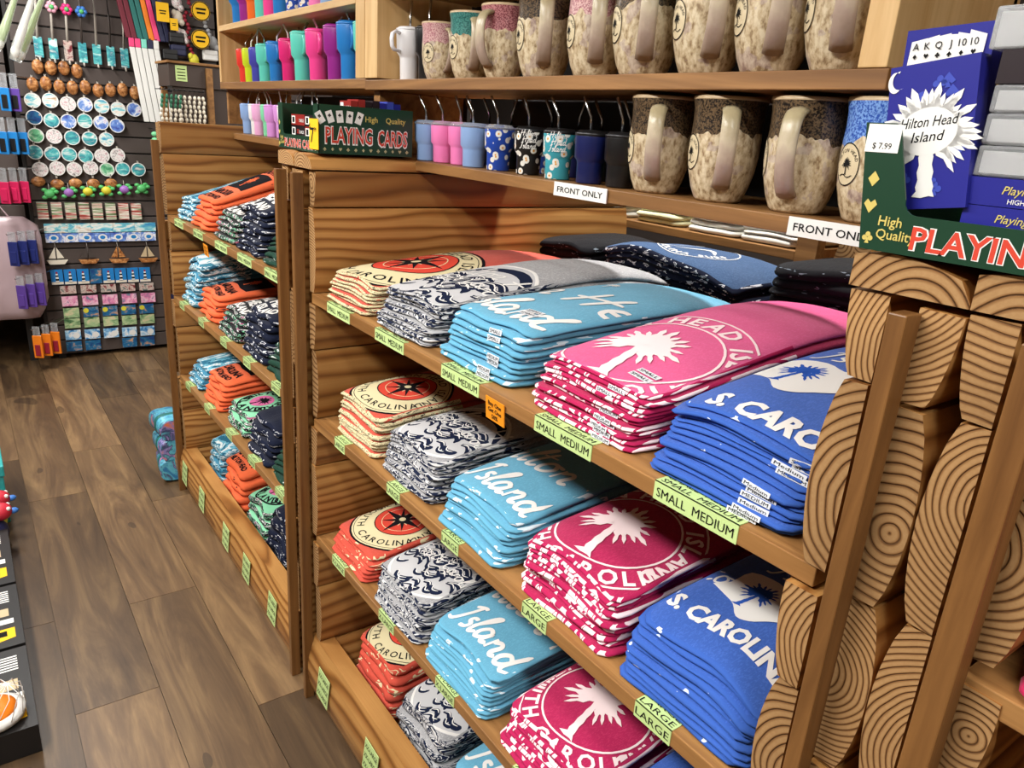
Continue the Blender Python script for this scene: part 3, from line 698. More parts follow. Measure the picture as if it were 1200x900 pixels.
def stack(x0, w, yf, depth, zb, n, hf, hb, base, fold, top=None, design=None, dv=0.0, lean=0.03, seed=1, name='', shelf='', where='', stickers=None, toplabel=None, ntop=1, bend=0.12, twist=0.0, droop=0.0, xf=(1, 0, 0), mess=1.0):
    """n folded shirts in one stack, every shirt an object; heights hf (front) and hb (back)"""
    R = random.Random(seed)
    xc = x0 + w / 2
    ph = R.uniform(0, 6)
    def H(u, v):      # stack height over its footprint
        q = min(1, v * 1.6); q = q * q * (3 - 2 * q) * .7 + q * .3
        e = 1 - bend * abs(2 * u - 1) ** 3 - 0.09 * max(0, 1 - v / 0.22) ** 2 - 0.2 * max(0, (v - 0.7) / 0.3) ** 2
        return (hf + (hb - hf) * q) * e * (1 + w1 * math.sin(w2 * u + ph) * max(0, 1 - 2 * v)) - droop * max(0, (u - .55) / .45) ** 2 * (1 - v)
    nu, nv = (12, 14)
    FB = [0.0] + [(k + R.uniform(-.22, .22)) / n for k in range(1, n)] + [1.0]
    w1, w2 = R.uniform(.03, .055), R.uniform(5, 9)
    VN = [(k / nv) ** 1.35 for k in range(nv + 1)]
    for i in range(n):
        istop = i >= n - ntop
        f0, f1 = FB[i], FB[i + 1]
        dx = R.uniform(-.006, .006); dy = lean * (f0 + f1) / 2 + R.uniform(-.005, .006); rz = R.uniform(-.012, .012) + (twist if i == n - 1 else 0)
        wz = w * R.uniform(.97, 1.0); amp = R.uniform(.001, .003) * mess; p2 = R.uniform(0, 6)
        def P(u, v, f, inset, lift=0.0):
            a = (u - .5) * (wz - 2 * inset); b = inset + v * (depth - 2 * inset)
            # soften the corners
            cu = max(0, abs(2 * u - 1) - .86) / .14; cv = max(0, .07 - v) / .07
            b += 0.010 * cu * cv; a -= math.copysign(0.006 * cu * cv, a)
            x = a * math.cos(rz) - b * math.sin(rz) + dx; y = b * math.cos(rz) + a * math.sin(rz) + dy + amp * math.sin(9 * u + p2) * (1 - v)
            uu = min(max((x + w / 2) / w, 0), 1); vv = min(max((y - lean * f) / depth, 0), 1)
            return (x, y, H(uu, vv) * f + .0016)
        t = hf / n; r = min(t * .5, .006)
        m_ = MB()
        f1 = f1 - (f1 - f0) * .08; f0 = f0 + (f1 - f0) * .08
        rings_ = [(f1, r * 1.0), (f1 - (f1 - f0) * .22, r * .25), (f0 + (f1 - f0) * .5, 0), (f0 + (f1 - f0) * .2, r * .3), (f0 + .0, r * 1.0)]
        peri = [(k / nu, 0.0) for k in range(nu)] + [(1.0, VN[k]) for k in range(nv)] + [(1 - k / nu, 1.0) for k in range(nu)] + [(0.0, VN[nv - k]) for k in range(nv)]
        base_i = 0
        # top grid
        V = [P(a / nu, VN[b], f1, r) for b in range(nv + 1) for a in range(nu + 1)]
        F = [(b * (nu + 1) + a, b * (nu + 1) + a + 1, (b + 1) * (nu + 1) + a + 1, (b + 1) * (nu + 1) + a) for b in range(nv) for a in range(nu)]
        m_.add(V, F, 0, True)
        idx = {}
        for a in range(nu + 1):
            for b in range(nv + 1): idx[(a, b)] = b * (nu + 1) + a
        pk = [(k, 0) for k in range(nu)] + [(nu, k) for k in range(nv)] + [(nu - k, nv) for k in range(nu)] + [(0, nv - k) for k in range(nv)]
        prev = [idx[q] for q in pk]; L = len(pk)
        for (f, ins) in rings_[1:]:
            o0 = len(m_.v)
            m_.v += [P(u, v, f, ins) for (u, v) in peri]
            cur = list(range(o0, o0 + L))
            for k in range(L):
                k2 = (k + 1) % L
                m_.f.append([prev[k], cur[k], cur[k2], prev[k2]])
                u, v = peri[k]
                m_.m.append(1 if (v < .03 and u < 1.0) or (u >= 1.0 and v < .45) or (u <= 0 and v < .3) else 0); m_.sm.append(True)
            prev = cur
        o0 = len(m_.v); fb, rb = rings_[-1]
        inner = {}
        for k, q in enumerate(pk): inner[q] = prev[k]
        for b in range(1, nv):
            for a in range(1, nu): inner[(a, b)] = len(m_.v); m_.v.append(P(a / nu, VN[b], fb, rb))
        for b in range(nv):
            for a in range(nu): m_.f.append([inner[(a, b)], inner[(a, b + 1)], inner[(a + 1, b + 1)], inner[(a + 1, b)]]); m_.m.append(0); m_.sm.append(True)
        tm = top if (istop and top) else base
        o = m_.build('folded_tshirt', [tm, fold], None, (xc, yf, zb), 0)
        ORD = ['top', 'second', 'third', 'fourth', 'fifth', 'sixth', 'seventh', 'eighth', 'ninth', 'tenth', 'eleventh', 'twelfth', 'thirteenth']
        grp = '%s stack, %s, %s' % (name.split(' with ')[0], shelf, where)
        if i == n - 1: tag(o, '%s, top of its stack, %s, %s' % (name, shelf, where), 't-shirt', grp)
        else: tag(o, '%s, %s from top of its stack, %s, %s' % (name.split(' with ')[0], ORD[n - 1 - i], shelf, where), 't-shirt', grp)
        for pname, sel in (design(dv) if (i == n - 1 and design) else []):
            bm = bmesh.new()
            for layer, key, GV, GF in sel:
                GV = [(a * xf[0] + xf[1], b * xf[0] + xf[2]) for a, b in GV]
                vs_ = [bm.verts.new((a, b, layer * .0003)) for a, b in GV]
                for f in GF:
                    try: fc = bm.faces.new([vs_[q] for q in f]); fc.material_index = PRINT_MATS.index(key)
                    except ValueError: pass
            hw = wz / 2 - r - .003
            for co, no in (((-hw, 0, 0), (-1, 0, 0)), ((hw, 0, 0), (1, 0, 0)), ((0, .004, 0), (0, -1, 0)), ((0, depth - .02, 0), (0, 1, 0))):
                bmesh.ops.bisect_plane(bm, geom=bm.verts[:] + bm.edges[:] + bm.faces[:], plane_co=co, plane_no=no, clear_outer=True)
            for k in range(1, nu): bmesh.ops.bisect_plane(bm, geom=bm.verts[:] + bm.edges[:] + bm.faces[:], plane_co=((k / nu - .5) * (wz - 2 * r), 0, 0), plane_no=(1, 0, 0))
            for k in range(1, nv): bmesh.ops.bisect_plane(bm, geom=bm.verts[:] + bm.edges[:] + bm.faces[:], plane_co=(0, r + VN[k] * (depth - 2 * r), 0), plane_no=(0, 1, 0))
            for v in bm.verts:
                u_ = (v.co.x / (wz - 2 * r)) + .5; v_ = (v.co.y - r) / (depth - 2 * r)
                # follow the facets of the cloth exactly
                iu = min(int(u_ * nu + 1e-6), nu - 1); iv = max(q_ for q_ in range(nv) if VN[q_] <= max(v_, 0) + 1e-6); fu = u_ * nu - iu; fv = (v_ - VN[iv]) / (VN[iv + 1] - VN[iv])
                q = [Vector(P((iu + a) / nu, VN[iv + b], f1, r)) for a, b in ((0, 0), (1, 0), (1, 1), (0, 1))]
                p = (q[0] * (1 - fu) + q[1] * fu) * (1 - fv) + (q[3] * (1 - fu) + q[2] * fu) * fv
                v.co = p + Vector((0, 0, v.co.z + .0009))
            bmesh.ops.recalc_face_normals(bm, faces=bm.faces)
            for f in bm.faces:
                f.normal_update()
                if f.normal.z < 0: f.normal_flip()
                f.smooth = True
            me = bpy.data.meshes.new(pname); bm.to_mesh(me); nf = len(bm.faces); bm.free()
            for q in PRINT_MATS: me.materials.append(M[q])
            if nf: link(pname, me, o)
        if stickers and (i in stickers):
            txt, u0, wd = stickers[i]
            q = MB(); hh = max(.0065, t * .8); mid = f0 + (f1 - f0) * .55
            A = Vector(P(u0, 0, mid, -.0006)); B_ = Vector(P(min(1, u0 + wd / w), 0, mid, -.0006)); ux = (B_ - A).normalized(); uy = Vector((0, .25, 1)); uy = (uy - ux * uy.dot(ux)).normalized(); nn = ux.cross(uy)
            A = A - nn * 0 + (nn * .0004 if nn.y < 0 else -nn * .0004)
            q.add([A - uy * hh / 2, A + ux * wd - uy * hh / 2, A + ux * wd + uy * hh / 2, A + uy * hh / 2], [(0, 1, 2, 3)], 0)
            q.decal(g_text(txt, wd / 2, -hh * .32, hh * .66, 'ink', width=wd * .86, off=0.0), A, ux, uy, ['sticker', 'ink'])
            q.build('size_sticker', ['sticker', 'ink'], o)
        if i == n - 1 and stickers and 'top' in stickers:
            txt, a, b, rot = stickers['top']
            iu = Vector(P(.5 + a / w, b / depth, f1, r)); jx = Vector(P(.5 + (a + .03) / w, b / depth, f1, r)); jy = Vector(P(.5 + a / w, (b + .015) / depth, f1, r))
            ux = (jx - iu).normalized(); uy = (jy - iu).normalized(); uy = (uy - ux * uy.dot(ux)).normalized()
            for kk in range(2):
                q = MB(); iu2 = iu + uy * .016 * kk + ux.cross(uy) * (.0022 + .0002 * kk)
                q.add([iu2 - ux * .021 - uy * .006, iu2 + ux * .021 - uy * .006, iu2 + ux * .021 + uy * .006, iu2 - ux * .021 + uy * .006], [(0, 1, 2, 3)], 0)
                q.decal(g_text(txt, 0, -.0033, .0066, 'ink', width=.036, off=0.0), iu2, ux, uy, ['sticker', 'ink'])
                q.build('size_sticker', ['sticker', 'ink'], o)

Z1, Z2, Z3, Z4 = (z + ST for z in (SH[0], SH[1], SH[2], 0.09))
MID = 'middle bay'
def med(n, u, lo=0): return {k: ('Medium' if (k + lo) % 3 else 'MEDIUM', u + .02 * ((k * 7) % 3), .040) for k in range(0, n - 1)}
NM = ['coral t-shirt with cream compass print', 'heather grey t-shirt with navy wave print', 'sky blue t-shirt with white script print', 'pink t-shirt with white palm ring print', 'royal blue t-shirt with white state print']
s1st = {**{k: ('SMALL', .60, .034) for k in (6, 7)}, **{k: ('MEDIUM', .62, .036) for k in (0, 1, 2, 3)}}
D = 0.50
# top shelf
T1 = 'top shelf'
stack(-1.655, .222, .670, .60, Z1, 8, .078, .105, 'cloth_coral', 'fold_coral', 'cloth_coral', d_coral, .0, xf=(1.45, -.02, -.02), seed=11, name=NM[0], shelf=T1, where=MID, lean=.025)
stack(-1.405, .228, .674, .62, Z1, 9, .092, .125, 'cloth_grey', 'fold_grey', 'cloth_grey', d_grey, .0, xf=(1.3, 0, -.03), seed=12, name=NM[1], shelf=T1, where=MID, lean=.03)
stack(-1.150, .236, .680, .56, Z1, 9, .104, .118, 'cloth_sky', 'fold_sky', None, d_sky, -.09, xf=(1.3, -.035, -.005), seed=13, name=NM[2], shelf=T1, where=MID, stickers={**s1st, 'top': ('SMALL', .04, .05, 0)}, lean=.03)
stack(-0.872, .236, .678, .66, Z1, 12, .088, .135, 'cloth_hot_pink', 'fold_pink', 'cloth_pink', d_pink, .0, xf=(1.25, -.015, -.045), seed=14, name=NM[3], shelf=T1, where=MID, stickers={**{k: ('MEDIUM', .66, .036) for k in (0, 1, 2, 3, 4, 5)}, 9: ('SMALL', .6, .034), 10: ('SMALL', .62, .034), 'top': ('SMALL', .062, .035, 0)}, lean=.035)
stack(-0.608, .226, .672, .52, Z1, 13, .100, .128, 'cloth_royal', 'fold_royal', None, d_royal, (.045, .010, -.045, .150), xf=(1.15, 0, 0), seed=15, name=NM[4], shelf=T1, where=MID, stickers={**med(7, .62), 8: ('MEDIUM', .78, .04), 9: ('Medium', .72, .045), 10: ('SMALL', .8, .04), 11: ('SMALL', .84, .036)}, lean=.045)
# second shelf
T2 = 'second shelf'
stack(-1.622, .222, .676, .46, Z2, 9, .115, .13, 'cloth_coral', 'fold_coral', 'cloth_coral', d_coral, .0, seed=21, name=NM[0], shelf=T2, where=MID, lean=.02)
stack(-1.378, .222, .674, .46, Z2, 10, .105, .12, 'cloth_grey', 'fold_grey', None, d_grey, -.01, seed=22, name=NM[1], shelf=T2, where=MID, lean=.03)
stack(-1.117, .224, .672, .46, Z2, 9, .100, .12, 'cloth_sky', 'fold_sky', None, d_sky, 0, seed=23, name=NM[2], shelf=T2, where=MID, lean=.03)
stack(-0.858, .228, .678, .46, Z2, 12, .110, .13, 'cloth_hot_pink', 'fold_pink', None, d_pink, -.015, xf=(1.05, -.02, 0), seed=24, name=NM[3], shelf=T2, where=MID, lean=.01)
stack(-0.608, .228, .670, .46, Z2, 10, .110, .13, 'cloth_royal', 'fold_royal', None, d_royal, (.0, .050, -.03, .160), xf=(.93, 0, 0), seed=25, name=NM[4], shelf=T2, where=MID, lean=.03, droop=.02)
# third shelf
T3 = 'third shelf'
stack(-1.632, .215, .664, .44, Z3, 6, .075, .10, 'cloth_coral', 'fold_coral_plain', None, d_coral, .01, seed=31, name=NM[0], shelf=T3, where=MID, lean=.02)
stack(-1.388, .222, .664, .44, Z3, 9, .095, .12, 'cloth_grey', 'fold_grey', None, d_grey, -.01, seed=32, name=NM[1], shelf=T3, where=MID, lean=.03)
stack(-1.142, .238, .666, .44, Z3, 10, .105, .12, 'cloth_sky', 'fold_sky', None, d_sky, 0, seed=33, name=NM[2], shelf=T3, where=MID, lean=.03)
stack(-0.866, .23, .668, .44, Z3, 9, .095, .12, 'cloth_hot_pink', 'fold_pink', None, d_pink, -.01, seed=34, name=NM[3], shelf=T3, where=MID, lean=.02)
stack(-0.605, .226, .672, .44, Z3, 8, .12, .14, 'cloth_royal', 'fold_royal', None, d_royal, (.006, .050, -.025, .168), seed=35, name=NM[4], shelf=T3, where=MID, lean=.02)
# bottom shelf
T4 = 'bottom shelf'
stack(-1.62, .215, .722, .42, Z4, 6, .165, .18, 'cloth_coral', 'fold_coral_plain', None, d_coral, -.01, seed=41, name=NM[0], shelf=T4, where=MID, lean=.02)
stack(-1.375, .222, .722, .42, Z4, 6, .15, .17, 'cloth_grey', 'fold_grey', None, d_grey, -.01, seed=42, name=NM[1], shelf=T4, where=MID, lean=.02)
stack(-1.115, .23, .722, .42, Z4, 6, .15, .17, 'cloth_sky', 'fold_sky', None, d_sky, 0, seed=43, name=NM[2], shelf=T4, where=MID, lean=.02)
# far bay
FAR = 'far bay'
FN = ['blue and white tie-dye t-shirt', 'orange t-shirt with black block print', 'mint t-shirt with black ring print', 'dark navy t-shirt with white print', 'dark green t-shirt']
XS = [-3.13, -2.90, -2.63, -2.37, -2.132]
hs = {T1: (Z1, (.095, .12, .10, .15, .085), (5, 6, 5, 8, 5)), T2: (Z2, (.19, .11, .10, .16, .10), (7, 5, 5, 6, 5)), T3: (Z3, (.10, .125, .085, .13, .09), (5, 6, 4, 5, 5)), T4: (Z4, (.18, .18, .14, .20, .22), (4, 5, 4, 5, 5))}
q = 100
for sh, (zb, hh, nn_) in hs.items():
    for k in range(5):
        q += 1
        c3 = ('cloth_charcoal', 'fold_mint', None, d_navy) if sh in (T1, T2) else ('cloth_mint', 'fold_mint', None, d_mint)
        b_, f_, tp, ds = [('cloth_tie_blue', 'fold_tie', 'tie_top', None), ('cloth_orange', 'fold_orange', None, d_orange), c3, ('cloth_navy', 'fold_navy', None, d_navy if sh in (T1, T2) else d_navy_ring), ('cloth_dark_green', 'fold_green', None, None)][k]
        stack(XS[k], .19 if k == 0 else (.205 if k == 4 else .222), .676 if sh != T4 else .722, .5 if sh == T1 else .44, zb, nn_[k], hh[k], hh[k] * (1.8 if sh == T1 else 1.2), b_, f_, tp, ds, 0, seed=q, name=FN[k] if not (k == 2 and sh in (T1, T2)) else 'black t-shirt with white block print', shelf=sh, where=FAR, lean=.03, mess=2.2)
# back row on the top shelf of the middle bay, reached from the next aisle
BK = 'back row'
stack(-1.665, .21, 1.30, .34, Z1, 6, .14, .14, 'cloth_charcoal', 'fold_dark', None, None, seed=61, name='plain black t-shirt', shelf='top shelf', where=BK, lean=0)
stack(-1.44, .44, 1.345, .30, Z1, 9, .16, .15, 'cloth_navy', 'fold_navy', 'cloth_denim', d_denim, 0, seed=62, name='denim blue t-shirt with white surf print', shelf='top shelf', where=BK, lean=-.02, droop=.05)
stack(-0.97, .30, 1.385, .26, Z1, 8, .19, .19, 'cloth_charcoal', 'fold_dark', None, None, seed=63, name='washed black t-shirt', shelf='top shelf', where=BK, lean=0)
stack(-0.60, .2, 1.24, .3, Z1, 4, .12, .12, 'cloth_royal', 'fold_royal', None, None, seed=64, name='plain royal blue t-shirt', shelf='top shelf', where=BK, lean=0)
# pink shirts of the near bay
stack(-0.156, .22, .662, .40, 1.152 + ST, 6, .075, .09, 'cloth_magenta', 'cloth_magenta', None, None, seed=71, name='plain magenta t-shirt', shelf='top shelf', where='nearest bay', lean=.02)
# ------------------------------------------------------------------ upper shelving above the shirts
UY0, UY1 = 0.92, 1.20
ZL, ZU = 1.515, 1.70                   # tops of the lower and the upper shelf
un = thing('mug_shelving', 'pine shelving above the shirts carrying stoneware mugs and tumblers', 'shelf unit')
def part_box(name, x0, x1, y0, y1, z0, z1, mat, parent=un, bevel=0.0015):
    m_ = MB(); c = ((x0 + x1) / 2, (y0 + y1) / 2, (z0 + z1) / 2)
    m_.box(x0 - c[0], x1 - c[0], y0 - c[1], y1 - c[1], z0 - c[2], z1 - c[2])
    return m_.build(name, mat, parent, c, bevel=bevel)
part_box('shelf_board', -1.680, -0.376, UY0, UY1, ZL - .023, ZL, 'old_shelf_wood')
part_box('shelf_board', -3.165, -1.90, UY0, UY1, ZL - .020, ZL + .003, 'old_shelf_wood')
part_box('shelf_board', -3.31, -1.965, UY0, UY1, ZU - .021, ZU + .004, 'old_shelf_wood')
part_box('shelf_board', -1.964, -0.525, UY0 - .002, UY1, ZU - .024, ZU, 'old_shelf_wood')
part_box('shelf_board', -3.29, -2.03, UY0, UY1, 1.888, 1.908, 'pine_x')
part_box('shelf_board', -1.88, -0.57, UY0, UY1, 1.905, 1.93, 'pine_x')
for x0, x1 in ((-3.312, -3.29), (-2.03, -1.975), (-1.972, -1.90)): part_box('upright', x0, x1, UY0 + .001, UY1, ZU + .005, 2.35, 'pine')
part_box('upright', -0.568, -0.53, UY0, UY1 + .02, ZU + .001, 2.35, 'pine')
part_box('upright', -1.955, -1.92, UY0 + .02, UY1, ZL + .004, ZU - .025, 'old_shelf_wood')
part_box('upright', -3.30, -3.28, UY0 + .02, UY1, 1.55, ZU - .022, 'old_shelf_wood')
part_box('back_panel', -3.29, -1.90, UY1, UY1 + .012, ZU, 2.35, 'pine_x')
part_box('back_panel', -1.90, -0.53, UY1, UY1 + .012, ZU, 2.35, 'black_panel')
part_box('back_panel', -3.165, -1.90, UY1, UY1 + .012, 1.50, ZU - .026, 'black_panel')
part_box('back_panel', -1.68, -0.376, UY1, UY1 + .012, 1.50, ZU - .026, 'black_panel')
for xc, w in ((-1.06, .146), (-0.556, .130)):
    m_ = MB(); m_.box(-w / 2, w / 2, -.001, .001, -.0125, .0125)
    m_.decal(g_text('FRONT ONLY', 0, -.0052, .0105, 'ink', width=w * .86, off=0.008), (0, -.001, 0), (1, 0, 0), (0, 0, 1), ['paper_white', 'ink'])
    m_.build('front_only_sign', ['paper_white', 'ink'], un, (xc, UY0 - .0035, 1.503))

# ------------------------------------------------------------------ stoneware mugs
def glaze(name, top, top2):
    t = NT(name, 0.28, 0.5)
    o = t.obj(); sp = t.new('ShaderNodeSeparateXYZ'); t.put(sp.inputs[0], o)
    off = t.vmath('ADD', o, t.vmath('SCALE', (1, 1, 1))); 
    rv = t.new('ShaderNodeCombineXYZ'); t.put(rv.inputs[0], t.math('MULTIPLY', t.rand(), 5.0)); p = t.vmath('ADD', o, rv.outputs[0])
    ed = t.noise(t.scale(p, (30, 30, 6)), 1.0, 2)
    line = t.math('MULTIPLY_ADD', ed, 0.05, 0.074)
    up = t.math('GREATER_THAN', sp.outputs[2], line)
    sp1 = t.noise(p, 340, 2, 0.6); sp2 = t.noise(t.scale(p, (1, 1, .6)), 120, 3, 0.6)
    body = t.ramp(sp2, [(0.34, rgb(140, 116, 86)), (0.46, rgb(192, 172, 138)), (0.62, rgb(220, 206, 176))])
    body = t.mix(t.math('MULTIPLY', t.math('GREATER_THAN', t.noise(p, 34, 2), .6), .3), body, rgb(160, 140, 160))
    glz = t.ramp(sp1, [(0.42, top), (0.56, top2)])
    lip = t.math('GREATER_THAN', sp.outputs[2], 0.149)
    c = t.mix(up, body, glz)
    t.color(t.mix(lip, c, rgb(196, 172, 136)))
    t.bump(sp2, 0.25, 0.002)
glaze('glaze_black', rgb(24, 19, 17), rgb(104, 84, 60)); glaze('glaze_teal', rgb(24, 86, 84), rgb(76, 140, 132)); glaze('glaze_maroon', rgb(120, 50, 62), rgb(190, 130, 132))
glaze('glaze_rose', rgb(164, 100, 112), rgb(216, 180, 176)); glaze('glaze_blue', rgb(38, 78, 168), rgb(120, 160, 220))
t = NT('handle_glaze', 0.3, 0.5); o = t.obj(); sp = t.new('ShaderNodeSeparateXYZ'); t.put(sp.inputs[0], o)
nn = t.noise(t.scale(o, (60, 60, 40)), 1.0, 3)
c = t.ramp(t.math('MULTIPLY_ADD', nn, .05, sp.outputs[2]), [(0.05, rgb(160, 140, 124)), (0.085, rgb(184, 164, 150)), (0.12, rgb(212, 200, 172)), (0.15, rgb(176, 164, 128))])
t.color(t.mix(t.math('MULTIPLY', t.noise(o, 90, 3), .35), c, rgb(130, 106, 88)))
t.bump(t.noise(o, 110, 3), 0.3, 0.002)
plain('medal_cream', rgb(216, 200, 164), 0.4)
MUGP = [(.033, 0), (.037, .004), (.044, .02), (.0505, .045), (.0535, .07), (.0535, .095), (.0525, .12), (.0535, .138), (.0565, .15), (.0560, .154), (.0535, .1535), (.0505, .14), (.0495, .10), (.047, .05), (.036, .012)]
def mug_r(z):
    for (r0, z0), (r1, z1) in zip(MUGP, MUGP[1:9]):
        if z0 <= z <= z1: return r0 + (r1 - r0) * (z - z0) / (z1 - z0)
    return .05
def wrap(gfx, az, zc, rfun, mats, name, parent, eps=.0006, n=8):
    """flat print wrapped on a turned body"""
    bm = bmesh.new()
    for layer, key, GV, GF in gfx:
        vv = [bm.verts.new((a, b, layer)) for a, b in GV]
        for f in GF:
            try: fc = bm.faces.new([vv[q] for q in f]); fc.material_index = mats.index(key)
            except ValueError: pass
    xs = [v.co.x for v in bm.verts]; x0, x1 = min(xs), max(xs)
    for k in range(1, n): bmesh.ops.bisect_plane(bm, geom=bm.verts[:] + bm.edges[:] + bm.faces[:], plane_co=(x0 + (x1 - x0) * k / n, 0, 0), plane_no=(1, 0, 0))
    ys = [v.co.y for v in bm.verts]; y0, y1 = min(ys), max(ys)
    for k in range(1, 4): bmesh.ops.bisect_plane(bm, geom=bm.verts[:] + bm.edges[:] + bm.faces[:], plane_co=(0, y0 + (y1 - y0) * k / 4, 0), plane_no=(0, 1, 0))
    for v in bm.verts:
        z = zc + v.co.y; r = rfun(z) + eps + .0003 * v.co.z; a = az + v.co.x / r
        v.co = (r * math.cos(a), r * math.sin(a), z)
    me = bpy.data.meshes.new(name); bm.to_mesh(me); bm.free()
    for q in mats: me.materials.append(M[q])
    return link(name, me, parent)
def mug(x, y, z, gl, haz, label, medal=True, side=-1.2, s=1.0):
    th = thing('stoneware_mug', label, 'mug', (x, y, z), 0, 'speckled stoneware mugs')
    th.scale = (s, s, s)
    m_ = MB(); m_.lathe(MUGP, 28); body = m_.build('body', gl, th)
    P = []
    for k in range(15):
        t = k / 14; zz = .136 - .112 * t
        out = .047 + .0365 * math.sin(PI * min(1, t * 1.02)) ** .55 * (1.0 - .22 * t) + .001
        P.append((out * math.cos(haz), out * math.sin(haz), zz + (.010 * math.sin(PI * t * 2) if t < .5 else 0)))
    m_ = MB(); m_.tube(P, [.0125 - .001 * math.sin(PI * k / 14) for k in range(15)], 10, flat=(.5, 1.15), up=(math.sin(haz + .0), -math.cos(haz), 0.0))
    m_.build('handle', 'handle_glaze', th)
    if medal:
        az = haz + side
        g = g_disc(0, 0, .027, 'medal_cream', 0, 26, sx=.8) + g_ring(0, 0, .0262, .0016, 'ink', 1, 30, sx=.8) + g_palm(0, -.012, .022, 'ink', 2, seed=2) + g_arc_text('HILTON HEAD', 0, 0, .0175, .0045, 'ink', 90, layer=2, off=0) + g_stroke([(-.012, -.015), (-.004, -.0125), (.004, -.016), (.012, -.013)], .0012, 'ink', 2)
        wrap(g, az, .072, mug_r, ['medal_cream', 'ink'], 'medallion', body)
def toward_cam(x, y): return math.atan2(-y, -x)
LM = [(-.941, 'glaze_black', .14, 'black-topped stoneware mug on lower mug shelf, beside the navy tumblers'), (-.805, 'glaze_black', -.05, 'black-topped stoneware mug on lower mug shelf, second from the tumblers'),
      (-.662, 'glaze_black', .30, 'black-topped stoneware mug on lower mug shelf, beside the blue-topped mug'), (-.545, 'glaze_blue', -2.3, 'blue-topped stoneware mug on lower mug shelf beside the playing cards')]
for x, gl, dh, lb in LM: mug(x, .985, ZL + .0008, gl, toward_cam(x, .985) - dh, lb, side=-1.2 if dh > -1 else -3.2)
UM = [(-1.690, 'glaze_rose', -.45, 'rose-topped mug on upper mug shelf, next to the small tumblers', .82), (-1.555, 'glaze_teal', -.15, 'teal-topped mug on upper mug shelf, second from the small tumblers', .9), (-1.425, 'glaze_maroon', .75, 'maroon-topped mug on upper mug shelf with handle turned left', .93),
      (-1.285, 'glaze_black', .0, 'black-topped mug on upper mug shelf, fourth from the small tumblers', 1.05), (-1.13, 'glaze_rose', .0, 'rose-topped mug on upper mug shelf between two black-topped mugs', 1.03), (-1.005, 'glaze_black', .0, 'black-topped mug on upper mug shelf, sixth from the small tumblers', 1.08),
      (-.868, 'glaze_teal', -.1, 'teal-topped mug on upper mug shelf, seventh from the small tumblers', 1.06), (-.748, 'glaze_maroon', -.05, 'maroon-topped mug on upper mug shelf, second from the pine upright', 1.06), (-.632, 'glaze_black', .08, 'last mug on upper mug shelf, beside the pine upright', 1.05)]
for x, gl, dh, lb, s in UM: mug(x, .985, ZU + .0008, gl, toward_cam(x, .985) - dh, lb, s=s)

# ------------------------------------------------------------------ tumblers
TC = {'pale blue': rgb(140, 172, 220), 'pink': rgb(240, 130, 190), 'light pink': rgb(236, 176, 220), 'navy': rgb(20, 30, 84), 'black': rgb(22, 22, 24), 'aqua': rgb(96, 208, 190), 'blue': rgb(36, 124, 200), 'purple': rgb(150, 40, 140), 'magenta': rgb(220, 40, 120), 'hot pink': rgb(240, 70, 150),
      'orange': rgb(240, 110, 40), 'white': rgb(236, 236, 238), 'lilac': rgb(214, 150, 220), 'mint': rgb(130, 216, 170), 'green': rgb(60, 150, 110), 'lime': rgb(200, 220, 40), 'yellow': rgb(240, 200, 40), 'red': rgb(226, 60, 50), 'violet': rgb(70, 70, 170), 'dark green': rgb(20, 70, 50)}
for k, c in TC.items(): plain('tumbler_' + k.replace(' ', '_'), c, 0.35, 0.5)
def floral(name, base):
    t = NT(name, 0.4); o = t.obj()
    v = t.new('ShaderNodeTexVoronoi'); t.put(v.inputs['Vector'], o); v.inputs['Scale'].default_value = 62
    pet = t.math('LESS_THAN', v.outputs['Distance'], .42); cen = t.math('LESS_THAN', v.outputs['Distance'], .15)
    t.color(t.mix(cen, t.mix(pet, base, rgb(236, 234, 226)), rgb(226, 160, 50)))
floral('tumbler_floral_blue', rgb(28, 70, 170)); floral('tumbler_floral_black', rgb(20, 20, 22)); floral('tumbler_floral_teal', rgb(60, 160, 176))
SM = [(.0235, 0), (.0245, .002), (.0255, .036), (.0265, .040), (.031, .046), (.0325, .083), (.0325, .085)]
BG = [(.027, 0), (.0285, .003), (.030, .066), (.0315, .072), (.040, .084), (.0425, .146), (.042, .149)]
def smr(z): return .0255 if z < .04 else .0318
